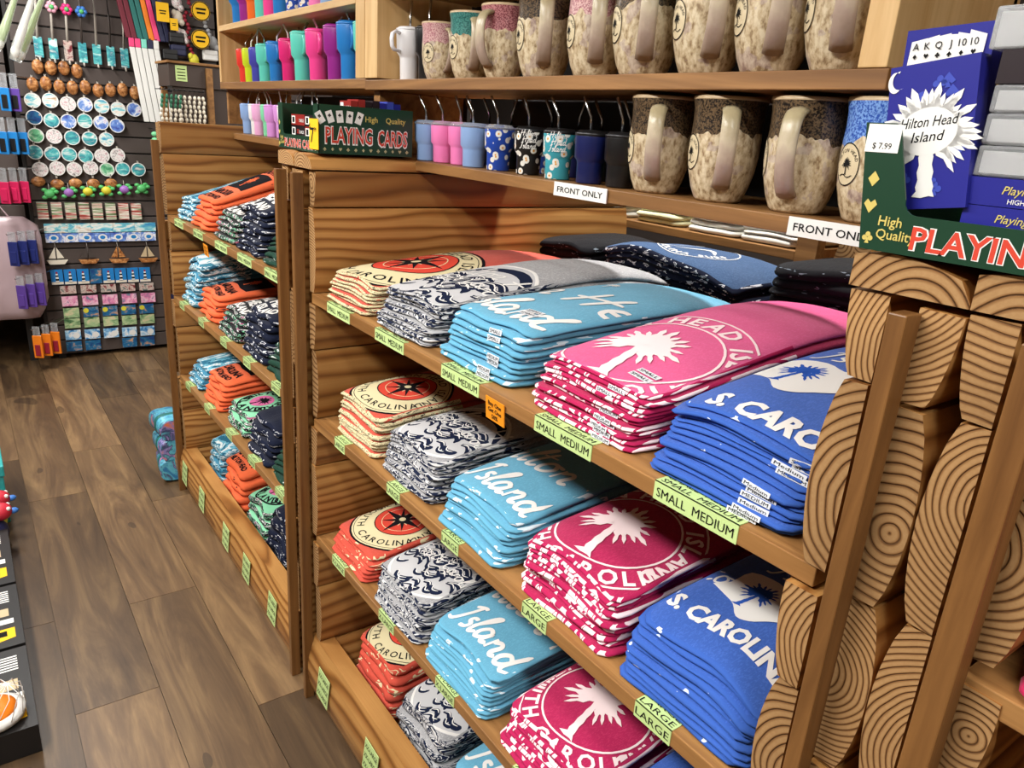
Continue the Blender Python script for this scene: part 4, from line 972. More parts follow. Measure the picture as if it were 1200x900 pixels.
def tumbler(x, y, z, mat, label, big=False, handle=None, straw='steel', sdir=0.5, slant=.35, group='', text=None, s=1.0, clear=False, lid=None, room=.158):
    th = thing('tumbler', label, 'tumbler', (x, y, z + .0008), 0, group); th.scale = (s, s, s)
    P = BG if big else SM; H_ = P[-1][1]; R_ = P[-1][0]
    m_ = MB(); m_.lathe(P, 18); body = m_.build('body', mat, th)
    m_ = MB(); m_.lathe([(R_ + .0005, H_ - .001), (R_ + .0012, H_ + .004), (R_ - .004, H_ + .006), (R_ - .006, H_ + .009), (.006, H_ + .010)], 18); lid_ = m_.build('lid', lid or ('clear_plastic' if not big else mat), th)
    if straw:
        cz = H_ + .004; c, s_ = math.cos(sdir), math.sin(sdir); L = min(.062 if not big else .085, (room - H_ * s) / s - .007)
        m_ = MB(); m_.tube([(.004 * c, .004 * s_, cz), (.006 * c, .006 * s_, cz + L * .45), (.006 * c + slant * L * .55 * c, .006 * s_ + slant * L * .55 * s_, cz + L)], .0028 if not big else .0036, 6); m_.build('straw', straw, lid_)
    if handle is not None:
        c, s_ = math.cos(handle), math.sin(handle); q = []
        for (r, zz) in ((.040, .138), (.056, .141), (.068, .134), (.071, .118), (.069, .098), (.060, .088), (.040, .086)): q.append((r * c, r * s_, zz))
        m_ = MB(); m_.tube(q, .0085, 8, flat=(.6, 1.0), up=(-s_, c, 0)); m_.build('handle', mat, th)
    if text:
        wrap(g_script('Hilton', -.017, .010, .012, .0014, 'white_ink') + g_script('Head', -.012, -.002, .012, .0014, 'white_ink') + g_script('Island', -.017, -.014, .012, .0014, 'white_ink'), text, .066, lambda z: .0326, ['white_ink'], 'lettering', body, eps=.0009)
G1 = 'small straw tumblers beside the mugs'
row = [(-1.755, 'green', 'green small straw tumbler half hidden by the playing card box'), (-1.705, 'pale_blue', 'pale blue small straw tumbler next to the playing card box'), (-1.635, 'pink', 'pink small straw tumbler next to a pale blue one, nearer the cards'), (-1.565, 'pink', 'pink small straw tumbler, second pink one from the cards'), (-1.492, 'pale_blue', 'pale blue small straw tumbler beside the blue floral one'),
       (-1.402, 'floral_blue', 'blue small straw tumbler with white daisies'), (-1.300, 'floral_black', 'black small straw tumbler with white daisies and script'), (-1.188, 'floral_teal', 'teal small straw tumbler with daisies and script'), (-1.100, 'navy', 'glossy navy small straw tumbler'), (-1.024, 'black', 'dark small straw tumbler beside the black-topped mug')]
for k, (x, c, lb) in enumerate(row[1:]):
    tumbler(x, .965 + .006 * (k % 3), ZL, 'tumbler_' + c, lb, sdir=toward_cam(x, .96) - 1.9 + .5 * (k % 3), slant=.5, group=G1, text=(toward_cam(x, .965) - .12) if c in ('floral_black', 'floral_teal') else None, lid='dark_steel' if k > 4 else 'clear_plastic')
for k, x in enumerate((-1.66, -1.58, -1.50, -1.42, -1.34, -1.26, -1.18, -1.10, -1.03)):
    c = ['floral_blue', 'navy', 'black', 'dark_green'][k % 4]
    tumbler(x + .01, 1.06, ZL, 'tumbler_' + c, '%s small straw tumbler in the back row behind the %s one' % (c.replace('_', ' '), row[k + 1][1].replace('_', ' ')) if k < 9 else '', sdir=toward_cam(x, .96) - 2.2 + 1.3 * (k % 3), slant=.6, group=G1, lid='dark_steel')
G2 = 'handled tumblers on the far upper shelf'
up = [(-3.17, 'red', 0, .8), (-3.10, 'lime', 0, .8), (-3.02, 'violet', 0, .8), (-2.945, 'aqua', 1, .86), (-2.89, 'mint', 1, .86), (-2.83, 'blue', 1, .88), (-2.765, 'magenta', 1, .9), (-2.70, 'magenta', 1, .9), (-2.635, 'mint', 1, .92), (-2.575, 'aqua', 1, 1), (-2.51, 'blue', 1, 1), (-2.445, 'hot pink', 1, 1), (-2.365, 'aqua', 1, 1.02), (-2.30, 'purple', 1, 1.02), (-2.255, 'orange', 1, 1.02), (-2.20, 'blue', 1, 1.04), (-2.135, 'purple', 1, 1.04), (-2.09, 'aqua', 1, 1.0)]
EACH = ['first', 'second', 'third', 'fourth', 'fifth', 'sixth', 'seventh', 'eighth', 'ninth', 'tenth', 'eleventh', 'twelfth', 'thirteenth', 'fourteenth', 'fifteenth', 'sixteenth', 'seventeenth', 'eighteenth']
for k, (x, c, hd, s) in enumerate(up):
    y = .985 + (.0 if k % 2 else .055) if k > 2 else .98
    tumbler(x, y, ZU + .004, 'tumbler_' + c.replace(' ', '_'), '%s %stumbler on far upper shelf, %s from its left end' % (c, 'handled ' if hd else 'tall ', EACH[k]), True, (toward_cam(x, y) + .1) if hd else None, 'white' if k % 3 else 'steel', toward_cam(x, y) + 1.9 - .9 * (k % 4), .8, G2, s=s * .96, room=.182)
for k, (x, c, hd, yy) in enumerate([(-1.845, 'white', 1, .985), (-1.775, 'black', 0, 1.0)]):
    tumbler(x, yy, ZU, 'tumbler_' + c, ['white handled tumbler at the far end of the upper mug shelf', 'black straw tumbler between the white tumbler and the rose-topped mug'][k], True, toward_cam(x, yy) - .9 if hd else None, 'steel', 2.5, .5, 'tumblers by the stoneware mugs', s=.80, room=.2)
G3 = 'pastel tumblers on the far lower shelf'
for k, (x, c) in enumerate([(-3.13, 'pale blue'), (-3.06, 'white'), (-2.99, 'light pink'), (-2.92, 'mint'), (-2.85, 'lilac'), (-2.78, 'lilac'), (-2.71, 'white'), (-2.64, 'white'), (-2.57, 'pale blue'), (-2.49, 'pale blue'), (-2.41, 'white')]):
    tumbler(x, .97 + .01 * (k % 2), ZL + .003, 'tumbler_' + c.replace(' ', '_'), '%s tumbler on far lower shelf, %s from its left end' % (c, EACH[k]), True, toward_cam(x, .97) + .3 if k == 0 else None, 'white' if k % 2 else 'steel', 1.0 + .9 * k, .5, G3, s=.70)
G4 = 'tumblers on the far top shelf'
for k, (x, c) in enumerate([(-3.22, 'blue'), (-3.13, 'purple'), (-3.04, 'orange'), (-2.95, 'aqua'), (-2.86, 'hot pink'), (-2.76, 'blue'), (-2.64, 'floral_blue'), (-2.53, 'floral_blue'), (-2.44, 'pink'), (-2.35, 'pale blue'), (-2.26, 'mint'), (-2.17, 'light pink')]):
    tumbler(x, .985, 1.908, 'tumbler_' + c.replace(' ', '_'), '%s tumbler on the far top shelf, %s from its left end' % (c.replace('_', ' '), EACH[k]), True, None, 'steel', 1, .3, G4, room=.25)

# ------------------------------------------------------------------ playing card display boxes
CB = ['box_green', 'gold_ink', 'card_red', 'white', 'tan_ink', 'ink', 'paper_white', 'tag_yellow', 'cardboard', 'deck_blue']
def display_box(loc, w, d, h, label, flare=0.0, price=None, sticker=None, strip=.03, low=.034):
    """open counter box: cut-out front towards -y, long printed side towards +x; origin at the front left bottom corner"""
    th = thing('playing_card_box', label, 'display box', loc)
    t_ = .0018
    # front with its cut-out
    def tilt(x, z): return x - flare * z / h * (1 if x < strip + .02 else 0)
    r = .012
    P = [(0, 0), (w, 0), (w, h), (w - strip, h), (w - strip, low + r), (w - strip - r, low), (strip + r, low)]
    P += [(strip + r - r * math.sin(a), low + r - r * math.cos(a)) for a in (.4, .8, 1.2)] + [(strip, low + r), (tilt(strip, h), h - .004), (tilt(strip - .005, h), h), (tilt(0, h), h)]
    m_ = MB(); m_.prism(P, 0, t_, 'y', 0, 0)
    g = g_text('PLAYING CARDS', strip + .012, .006, .019, 'white', 1, anchor='l', width=w * .80, off=.05) + g_text('PLAYING CARDS', strip + .012, .006, .019, 'card_red', 2, anchor='l', width=w * .80, off=.02)
    g += g_text('High', .013, .022, .0085, 'gold_ink', 1, anchor='l', off=.01) + g_text('Quality', .013, .011, .0085, 'gold_ink', 1, anchor='l', off=.01)
    g += g_suit(2, .006, .0105, .0052, 'gold_ink') + g_suit(1, .0075 - flare * .3, .037, .006, 'gold_ink') + g_suit(0, .009 - flare * .5, .060, .0065, 'gold_ink')
    m_.decal(g, (0, 0, 0), (1, 0, 0), (0, 0, 1), CB)
    if sticker:
        m_.decal(g_rect(.001 - flare * .86, h - .024, strip - .002 - flare * .8, h - .001, 'paper_white', 1) + g_text(sticker, strip / 2 - flare * .85, h - .021, .005, 'ink', 2), (0, 0, 0), (1, 0, 0), (0, 0, 1), CB)
    m_.build('front_panel', CB, th, recalc=False)
    # side towards +x
    m_ = MB(); m_.box(w - t_, w, 0, d, 0, h)
    g = g_text('PLAYING', d * .06, h * .22, h * .35, 'white', 2, anchor='l', width=d * .50, off=.05) + g_text('PLAYING', d * .06 + .002, h * .235, h * .33, 'card_red', 3, anchor='l', width=d * .485, off=.015)
    g += g_text('CARDS', d * .61, h * .20, h * .35, 'white', 2, anchor='l', width=d * .335, off=.05) + g_text('CARDS', d * .61 + .002, h * .215, h * .33, 'card_red', 3, anchor='l', width=d * .32, off=.015)
    g += g_text('High', d * .48, h * .70, h * .12, 'gold_ink', 1, anchor='l', off=.01) + g_text('Quality', d * .70, h * .70, h * .12, 'gold_ink', 1, anchor='l', off=.01)
    for k in range(12): g += g_suit((3, 0, 1, 2)[k % 4], d * (.06 + .08 * k), h * .10, .0042, 'tan_ink')
    for k in range(5):
        a = .55 - .22 * k; cx, cy = d * .16, h * .52; q = []
        for px, py in ((-.008, .014), (.008, .014), (.008, .04), (-.008, .04)): q.append((cx + .018 * k - .02 + px * math.cos(a) - py * math.sin(a) * 1, cy + px * math.sin(a) + py * math.cos(a)))
        g += g_poly(q, 'white', 1 if k < 4 else 1) + g_suit(2, cx + .018 * k - .02 - math.sin(a) * .03, cy + math.cos(a) * .03, .004, 'ink', 2)
    m_.decal(g, (w, 0, 0), (0, 1, 0), (0, 0, 1), CB)
    m_.build('side_panel', CB, th)
    m_ = MB(); m_.add([(0, t_, 0), (t_, t_, 0), (t_, d, 0), (0, d, 0), (-flare, t_, h), (t_ - flare, t_, h), (t_ - flare, d, h), (-flare, d, h)], [(0, 3, 2, 1), (4, 5, 6, 7), (0, 1, 5, 4), (1, 2, 6, 5), (2, 3, 7, 6), (3, 0, 4, 7)]); m_.build('side_panel', 'box_green', th)
    m_ = MB(); m_.box(t_, w - t_, d - t_, d, 0, h); m_.build('back_panel', ['box_green'], th)
    m_ = MB(); m_.box(t_, w - t_, t_, d - t_, 0, .0015); m_.build('base_panel', ['cardboard'], th)
    if price:
        m_ = MB(); m_.box(-.048, .004, -.0015, 0, .008, .074)
        m_.decal(g_text('7', -.030, .022, .034, 'ink', 1, off=.01) + g_text('99', -.012, .046, .010, 'ink', 1, off=.01) + g_text('$', -.044, .052, .012, 'ink', 1), (0, -.0015, 0), (1, 0, 0), (0, 0, 1), ['tag_yellow', 'ink'])
        m_.build('price_tag', ['tag_yellow', 'ink'], th, (w + .002, -.002, 0))
    return th
DK = ['deck_blue', 'white', 'deck_blue_light', 'ink', 'clear_plastic', 'deck_dark', 'card_red', 'gold_ink', 'paper_white', 'deck_red']
def deck(loc, size, base, label, gfx=None, rot=None, cat='card deck', group='packs of playing cards', extra=None):
    """boxed pack of cards; size = (w, d, h), origin at the base centre, print on the -y face"""
    w, d, h = size; m_ = MB()
    m_.box(-w / 2, w / 2, -d / 2, d / 2, 0, h, DK.index(base))
    if gfx: m_.decal(gfx, (0, -d / 2, 0), (1, 0, 0), (0, 0, 1), DK)
    o = m_.build('card_deck', DK, None, loc, rot=rot, bevel=0)
    return tag(o, label, cat, group)
bx = (-1.96, .682, 1.5215)
display_box(bx, .26, .238, .106, 'green playing card box with yellow price tag on the log wall between bays', price=True, strip=.03)
R_ = random.Random(3)
def end_print(w, h, c1, c2):
    return g_rect(-w * .46, h * .15, -w * .18, h * .85, 'paper_white', 1) + g_rect(-w * .40, h * .25, -w * .24, h * .75, c2, 2) + g_text('SC', w * .02, h * .3, h * .42, c1, 1) + g_text('CARDS', w * .28, h * .3, h * .3, 'paper_white', 1)
for k in range(3):
    for j in range(2):
        deck((bx[0] + .083 + .09 * j, bx[1] + .05, bx[2] + .003 + .0265 * k), (.086, .062, .025), 'deck_dark' if (k + j) % 2 else 'deck_red', 'pack of cards lying in the far card box, %s layer, %s column' % (['bottom', 'middle', 'upper'][k], ['left', 'right'][j]), end_print(.086, .025, 'card_red', 'ink'), group='packs in the far playing card box')
for k in range(7):
    c = ['deck_red', 'deck_red', 'deck_dark', 'deck_dark', 'deck_blue', 'deck_blue_light', 'deck_blue'][k]
    yy = bx[1] + .10 + .0185 * k
    deck((bx[0] + .20, yy, bx[2] + .003), (.062, .0175, .116 + .004 * (k % 2)), c, 'pack of cards standing in the far card box, %s from its front' % EACH[k], g_rect(-.028, .09, -.01, .112, 'paper_white', 1) + g_text('CARDS', .01, .095, .010, 'paper_white', 1), group='packs in the far playing card box')
bx = (-.366, .652, 1.5215)
display_box(bx, .26, .238, .106, 'green playing card box on the nearest log wall at the right edge', flare=.017, sticker='$ 7.99', strip=.032, low=.033)
g = g_poly([(-.031 + .006 * math.cos(a) + 0, .106 + .0085 * math.sin(a)) for a in [math.radians(q) for q in range(60, 330, 15)]][::1] + [(-.027 + .0062 * math.cos(a), .1075 + .0075 * math.sin(a)) for a in [math.radians(q) for q in range(300, 75, -15)]], 'white', 3)
pl_ = g_palm(.002, .012, .086, 'white', 3, seed=12, spread=.50, lean=-.02, fronds=41, trunk=.13) + g_disc(.000, .063, .0195, 'white', 4, 24, sx=1.25)
bgp = []
for i in range(14):
    bgp += (g_disc if i % 2 else g_suit)(*((R_.uniform(-.03, .03), R_.uniform(.01, .11), .006, 'deck_blue_light', 1, 12) if i % 2 else (R_.choice((2, 3)), R_.uniform(-.03, .03), R_.uniform(.01, .11), .006, 'deck_blue_light', 1)))
deck((-.3275, .676, 1.560), (.072, .018, .119), 'deck_blue', 'blue pack of cards with white palmetto standing in the nearest card box', bgp + g + pl_ + g_text('Hilton Head', .000, .067, .0085, 'ink', 5, width=.046, shear=.2) + g_text('Island', .000, .055, .0085, 'ink', 5, shear=.2), rot=(-.02, -.15, 0))
fan = []
for k in range(6): fan += g_poly([(-.034 + .010 * k, .086), (-.020 + .010 * k, .086), (-.018 + .010 * k, .116 + .002 * math.sin(k)), (-.032 + .010 * k, .114 + .001 * k)], 'paper_white', 1 + k) + g_text('AKQJ10'[k] if k < 4 else '10', -.027 + .010 * k, .1065, .006, 'ink', 8) + g_suit(k % 4, -.027 + .010 * k, .101, .0022, 'ink', 8)
deck((-.358, .732, 1.588), (.075, .018, .124), 'deck_blue', 'blue pack showing a fan of cards, behind the palmetto pack', fan, rot=(0, -.06, 0))
zz = 1.5245
stackrow = [('deck_blue', .0215), ('deck_blue', .0215), ('deck_blue', .0215), ('clear_plastic', .0235), ('clear_plastic', .0235), ('clear_plastic', .0205), ('deck_dark', .0245), ('clear_plastic', .031)]
for k, (c, h) in enumerate(stackrow):
    w = .10
    gf = (g_text('Playing Cards', .0, h * .45, h * .3, 'gold_ink', 1, shear=.25) + g_text('HIGH QUALITY', .0, h * .12, h * .18, 'paper_white', 1) + g_suit(1, .033, h * .3, .004, 'card_red')) if c != 'clear_plastic' else None
    off_ = -.012 if k == 7 else 0
    if c == 'clear_plastic':
        th = thing('card_case', 'clear plastic card case in the nearest card box, %s layer from the bottom' % EACH[k], 'card case', (-.2455 + off_, .705, zz), 0, 'clear card cases')
        m_ = MB(); m_.box(-w / 2, w / 2, -.033, .033, 0, h); m_.build('case', 'clear_plastic', th, bevel=.002)
        m_ = MB(); m_.box(-w / 2 + .003, w / 2 - .003, -.028, .030, .0025, h - .004); m_.build('cards', 'paper_white', th)
    else: deck((-.2455, .705, zz), (w, .066, h), c, '%s pack lying flat in the nearest card box, %s layer from the bottom' % ('blue' if c == 'deck_blue' else 'dark', EACH[k]), gf)
    zz += h + .0006
# ------------------------------------------------------------------ shelf of the gondola behind, seen under the mug shelf
rg = thing('rear_shelf', 'shelf of white folded shirts in the next aisle, seen under the mug shelf', 'shelf unit')
part_box('shelf_board', -2.6, -1.165, 1.77, 2.20, 1.326, 1.350, 'old_shelf_wood', rg)
part_box('post', -1.162, -1.10, 1.765, 1.80, 0, 1.47, 'old_shelf_wood', rg)
for (a, b) in SEAMS: log_piece(rg, -1.02, -1, a, b, .055, y0=1.80, y1=2.3); log_piece(rg, -1.018, 1, a, b, .055, y0=1.80, y1=2.3)
for k in range(2): part_box('leg', -2.58 + k * 1.35, -2.54 + k * 1.35, 2.1, 2.14, 0, 1.326, 'old_shelf_wood', rg)
part_box('shelf_board', -.955, -.2, 1.77, 2.2, 1.326, 1.350, 'old_shelf_wood', rg)
part_box('leg', -.3, -.26, 2.1, 2.14, 0, 1.326, 'old_shelf_wood', rg)
for k, (x, c) in enumerate([(-2.02, 'cloth_white_cloth'), (-1.79, 'cloth_pale_yellow_cloth'), (-1.57, 'cloth_white_cloth'), (-1.37, 'cloth_white_cloth'), (-.93, 'cloth_white_cloth')]):
    nm = ['white', 'pale yellow', 'cream', 'off-white', 'bright white'][k]
    stack(x, .19, 1.79, .3, 1.350, 4, .075, .08, c, c, None, None, seed=80 + k, name=nm + ' t-shirt', shelf='rear shelf', where='next aisle', lean=0)

# ------------------------------------------------------------------ keychain wall at the far end of the aisle
def scenic(name, stops, sc=(30, 30, 30), dist=.6):
    t = NT(name, 0.4); o = t.obj(); off = t.new('ShaderNodeCombineXYZ'); t.put(off.inputs[0], t.math('MULTIPLY', t.rand(), 40.0)); t.put(off.inputs[1], t.math('MULTIPLY', t.rand(), 17.0))
    t.color(t.ramp(t.noise(t.vmath('ADD', t.scale(o, sc), off.outputs[0]), 1.0, 3, .6, dist), stops, 'LINEAR'))
scenic('scene_beach', [(.3, rgb(40, 130, 190)), (.45, rgb(120, 200, 210)), (.55, rgb(240, 240, 234)), (.7, rgb(190, 160, 130))], (4, 12, 38))
scenic('scene_shells', [(.35, rgb(150, 140, 140)), (.5, rgb(240, 238, 236)), (.65, rgb(196, 150, 160))], (30, 60, 60))
scenic('scene_teal', [(.3, rgb(240, 240, 238)), (.45, rgb(90, 190, 190)), (.6, rgb(40, 130, 150)), (.75, rgb(230, 230, 220))], (4, 14, 30))
scenic('scene_wave', [(.3, rgb(60, 80, 170)), (.5, rgb(110, 150, 220)), (.6, rgb(236, 240, 246)), (.75, rgb(170, 120, 190))], (4, 24, 24))
scenic('scene_green', [(.3, rgb(30, 110, 80)), (.5, rgb(110, 190, 140)), (.7, rgb(236, 240, 230))], (4, 24, 24))
scenic('carved_wood', [(.3, rgb(92, 52, 24)), (.5, rgb(168, 108, 58)), (.65, rgb(206, 152, 96))], (40, 40, 60))
scenic('scene_pink', [(.3, rgb(60, 140, 150)), (.45, rgb(220, 120, 170)), (.6, rgb(240, 200, 214)), (.75, rgb(120, 60, 130))], (8, 28, 28))
scenic('scene_night', [(.35, rgb(20, 60, 120)), (.55, rgb(34, 110, 150)), (.7, rgb(220, 160, 110))], (8, 20, 30))
scenic('scene_olive', [(.3, rgb(50, 100, 60)), (.5, rgb(160, 190, 140)), (.65, rgb(210, 200, 160))], (8, 20, 34))
scenic('scene_dog', [(.35, rgb(36, 120, 190)), (.5, rgb(150, 200, 230)), (.62, rgb(240, 240, 240)), (.75, rgb(60, 60, 70))], (8, 24, 30))
scenic('scene_red', [(.35, rgb(120, 40, 50)), (.5, rgb(210, 190, 180)), (.65, rgb(60, 90, 90))], (8, 34, 34))
scenic('striped_pages', [(.3, rgb(60, 50, 50)), (.42, rgb(190, 70, 60)), (.5, rgb(235, 232, 220)), (.58, rgb(120, 150, 100)), (.7, rgb(80, 70, 60))], (4, 4, 120), 0)
scenic('floral_towel', [(.35, rgb(50, 120, 170)), (.48, rgb(100, 190, 210)), (.56, rgb(60, 70, 110)), (.62, rgb(150, 140, 200)), (.7, rgb(230, 130, 90))], (12, 12, 12), 1.5)
for nm, c in (('plush_green', rgb(90, 190, 110)), ('plush_purple', rgb(160, 110, 190)), ('plush_yellow', rgb(220, 210, 60)), ('plush_pink', rgb(230, 170, 190)), ('plush_hot', rgb(236, 50, 130)), ('plush_blue', rgb(60, 120, 200)), ('strap', rgb(196, 190, 180)), ('strap_dark', rgb(70, 62, 58)),
              ('pack_blue', rgb(24, 124, 196)), ('pack_violet', rgb(90, 60, 150)), ('pack_pink', rgb(200, 24, 84)), ('pack_navy', rgb(28, 40, 110)), ('pack_orange', rgb(244, 132, 24)), ('shell_white', rgb(226, 218, 200)), ('bead_green', rgb(50, 120, 90)),
              ('maroon', rgb(110, 24, 44)), ('teal', rgb(30, 110, 104)), ('towel_navy', rgb(30, 34, 70)), ('towel_pink', rgb(240, 70, 130)), ('towel_aqua', rgb(130, 220, 200)), ('aqua_green', rgb(130, 220, 160)), ('unit_brown', rgb(66, 54, 48)), ('jewel_red', rgb(150, 30, 50)), ('grey_plastic', rgb(170, 172, 174)), ('wrap_green', rgb(150, 180, 90)), ('teal_box', rgb(40, 160, 160)), ('toy_red', rgb(200, 40, 60)), ('pack_black', rgb(24, 22, 22))):
    plain(nm, c, 0.5)
t = NT('haze_plastic', 0.3, 0.5); t.color(rgb(196, 172, 178)); t.b.inputs['Alpha'].default_value = .82
t = NT('cellophane', 0.12, 0.6); t.color(rgb(235, 240, 235)); t.b.inputs['Alpha'].default_value = .32
XW = -5.45
def slatwall(name, label, y0, y1, z0, z1, x):
    th = thing(name, label, 'wall panel', (x, (y0 + y1) / 2, z0))
    w = (y1 - y0) / 2; m_ = MB(); m_.box(-.03, -.012, -w, w, 0, z1 - z0); m_.build('backing', 'slat_groove', th)
    z = 0; first = None
    while z < z1 - z0 - .05:
        if first is None:
            m_ = MB(); m_.box(-.012, 0, -w, w, 0, .088); first = m_.build('slat', 'slat_face', th, (0, 0, 0), bevel=.002)
        else: c = first.copy(); COL.objects.link(c); c.location = (0, 0, z)
        z += .098
    m_ = MB(); m_.box(-.03, .006, -w - .02, -w, 0, z1 - z0); m_.build('edge_trim', 'slat_groove', th)
    for s_ in (-1, 1):
        m_ = MB(); m_.box(-.03, -.005, s_ * w * .9 - .02, s_ * w * .9 + .02, -z0, 0); m_.build('foot', 'slat_groove', th)
    return th
slatwall('slatwall_panel', 'dark slatwall panel hung with rows of keychains and magnets', .37, 1.50, .03, 2.62, XW)
slatwall('slatwall_panel', 'dark slatwall panel behind hanging toy packs at the left edge', -.85, .33, .30, 2.62, XW - .02)
def ell(m_, c, r, n=10, k=6, m=0):
    o = len(m_.v); V = []; F = []
    for i in range(k + 1):
        a = -PI / 2 + PI * i / k
        for j in range(n):
            b = 2 * PI * j / n; V.append((c[0] + r[0] * math.cos(a) * math.cos(b), c[1] + r[1] * math.cos(a) * math.sin(b), c[2] + r[2] * math.sin(a)))
    for i in range(k):
        for j in range(n): F.append((i * n + j, i * n + (j + 1) % n, (i + 1) * n + (j + 1) % n, (i + 1) * n + j))
    m_.add(V, F, m, True)
def peg(th, dx=-.02, up=.0):
    m_ = MB(); m_.tube([(-.005 + dx, 0, up), (.03 + dx, 0, up), (.036 + dx, 0, up + .006)], .002, 5); m_.build('hook', 'dark_steel', th)
def keychain(y, z, kind, mat, label, r=.040, group='keychains on the far slatwall'):
    th = thing({'disc': 'disc_keychain', 'oval': 'carved_keychain', 'flat': 'carved_keychain'}[kind], label, 'keychain', (XW + .03, y, z), 0, group)
    m_ = MB()
    if kind == 'disc':
        P = [(math.cos(2 * PI * k / 20) * r, math.sin(2 * PI * k / 20) * r) for k in range(20)]
        m_.prism(P, -.005, .005, 'x')
        m_.build('disc', mat, th, bevel=.0015, recalc=True)
        m_ = MB(); q = 20
        V = []; F = []
        for k in range(q):
            a = 2 * PI * k / q
            for rr, xx in ((r - .004, .0052), (r + .001, .0052), (r + .001, -.0052), (r - .004, -.0052)): V.append((xx, rr * math.cos(a), rr * math.sin(a)))
        for k in range(q):
            for j in range(4): F.append((4 * k + j, 4 * k + (j + 1) % 4, 4 * ((k + 1) % q) + (j + 1) % 4, 4 * ((k + 1) % q) + j))
        m_.add(V, F); m_.build('rim', 'white', th, recalc=True)
    elif kind == 'oval': ell(m_, (0, 0, 0), (.014, r * .85, r * 1.1)); m_.build('charm', mat, th)
    else: ell(m_, (0, 0, 0), (.014, r * 1.05, r * .8)); m_.build('charm', mat, th)
    m_ = MB(); m_.box(-.002, .002, -.005, .005, r * .95, r + .014); m_.build('strap', 'strap', th); peg(th, -.02, r + .012)
def lerp(a, b, t): return a + (b - a) * t
def rowpos(p0, p1, n): return [(lerp(p0[0], p1[0], k / (n - 1)), lerp(p0[1], p1[1], k / (n - 1))) for k in range(n)]
DM = ['scene_beach', 'scene_teal', 'scene_wave', 'scene_shells', 'scene_green', 'scene_beach', 'scene_wave']
RW = [('oval', (0.486, 1.765), (0.684, 1.766), 4, 'upper row of carved ovals'), ('oval', (0.449, 1.67), (0.989, 1.668), 9, 'long row of carved ovals'), ('disc', (0.439, 1.582), (0.976, 1.567), 7, 'first disc row'), ('disc', (0.436, 1.483), (0.871, 1.471), 6, 'second disc row'),
      ('disc', (0.433, 1.388), (0.806, 1.377), 5, 'third disc row'), ('disc', (0.417, 1.286), (0.859, 1.283), 6, 'fourth disc row'), ('disc', (0.433, 1.198), (0.97, 1.208), 7, 'fifth disc row'), ('flat', (0.415, 1.114), (0.805, 1.11), 5, 'brown row under the discs')]
for ri, (kd, a, b, n, lb) in enumerate(RW):
    for k, (y, z) in enumerate(rowpos(a, b, n)):
        mt = 'carved_wood' if kd != 'disc' else (['scene_beach', 'scene_beach', 'scene_shells', 'scene_wave', 'scene_beach', 'scene_beach', 'scene_wave'], ['scene_night', 'scene_teal', 'scene_wave', 'scene_teal', 'scene_wave', 'scene_wave'], ['scene_green', 'scene_shells', 'scene_teal', 'scene_teal', 'scene_beach'], ['scene_teal', 'scene_teal', 'scene_teal', 'scene_teal', 'scene_shells', 'scene_shells'], ['scene_shells', 'scene_shells', 'scene_shells', 'scene_shells', 'scene_green', 'scene_teal', 'scene_teal'])[ri - 2][k]
        kw = {'scene_beach': 'beach scene', 'scene_shells': 'white shell', 'scene_wave': 'blue wave', 'scene_teal': 'teal sea', 'scene_green': 'green', 'scene_night': 'blue sunset', 'carved_wood': 'brown carved'}[mt]
        keychain(y, z + rnd.uniform(-.008, .008), kd, mt, '%s keychain on the slatwall, %s, %s from left' % (kw, lb, EACH[k]), .037 if kd != 'disc' else .041)
# long lanyards with plush flowers and tags
for k, (y, z) in enumerate(rowpos((0.502, 1.871), (0.949, 1.859), 7)):
    th = thing('hanging_lanyard', 'beaded lanyard with teal tag on the slatwall, %s from left' % EACH[k], 'lanyard', (XW + .035, y, z), 0, 'lanyards on the slatwall')
    m_ = MB(); m_.tube([(0, .02 * (1 - k / 6), .36), (0, .008, .2), (0, 0, .05)], .007, 6); m_.build('strap', 'strap' if k not in (3, 5) else 'strap_dark', th)
    m_ = MB(); m_.box(-.003, .003, -.022, .022, -.055, .055); m_.build('tag', 'scene_teal' if k != 2 else 'scene_red', th, bevel=.002)
    m_ = MB(); m_.tube([(0, 0, -.055), (.002, .002, -.075)], .005, 6); m_.build('tail', 'strap', th)
    peg(th, -.025, .355)
    if 1 <= k <= 3:
        m_ = MB()
        for j in range(6):
            a = PI * j / 3; ell(m_, (.012, .019 * math.cos(a) + .012, .22 + .019 * math.sin(a)), (.014, .014, .014), 8, 4)
        fl_ = m_.build('plush_flower', ['plush_pink', 'plush_hot', 'plush_blue'][k - 1], th)
        m_ = MB(); ell(m_, (.02, .012, .22), (.014, .014, .014), 8, 4); m_.build('flower_centre', 'plush_green', th)
# plush turtles
for k, (y, z) in enumerate(rowpos((0.465, 1.05), (0.98, 1.087), 6)):
    cc = ['plush_green', 'plush_purple', 'plush_yellow', 'plush_yellow', 'plush_purple', 'plush_green'][k]; nm = cc.split('_')[1]
    th = thing('turtle_keychain', 'plush turtle keychain with %s shell, %s from left' % (nm, EACH[k]), 'keychain', (XW + .035, y, z), 0, 'plush turtle keychains')
    m_ = MB(); ell(m_, (0, 0, 0), (.02, .03, .026)); m_.build('shell', cc, th)
    m_ = MB(); ell(m_, (.004, .036, .012), (.013, .014, .012)); m_.build('head', 'plush_green', th)
    for a, b in ((-.026, .022), (-.026, -.022), (.022, .026), (.022, -.022)):
        m_ = MB(); ell(m_, (0, a, b), (.008, .017, .012), 8, 4); m_.build('flipper', 'plush_green', th)
    m_ = MB(); m_.tube([(0, 0, .02), (-.01, 0, .06)], .002, 5); m_.build('cord', 'strap', th); peg(th, -.025, .06)
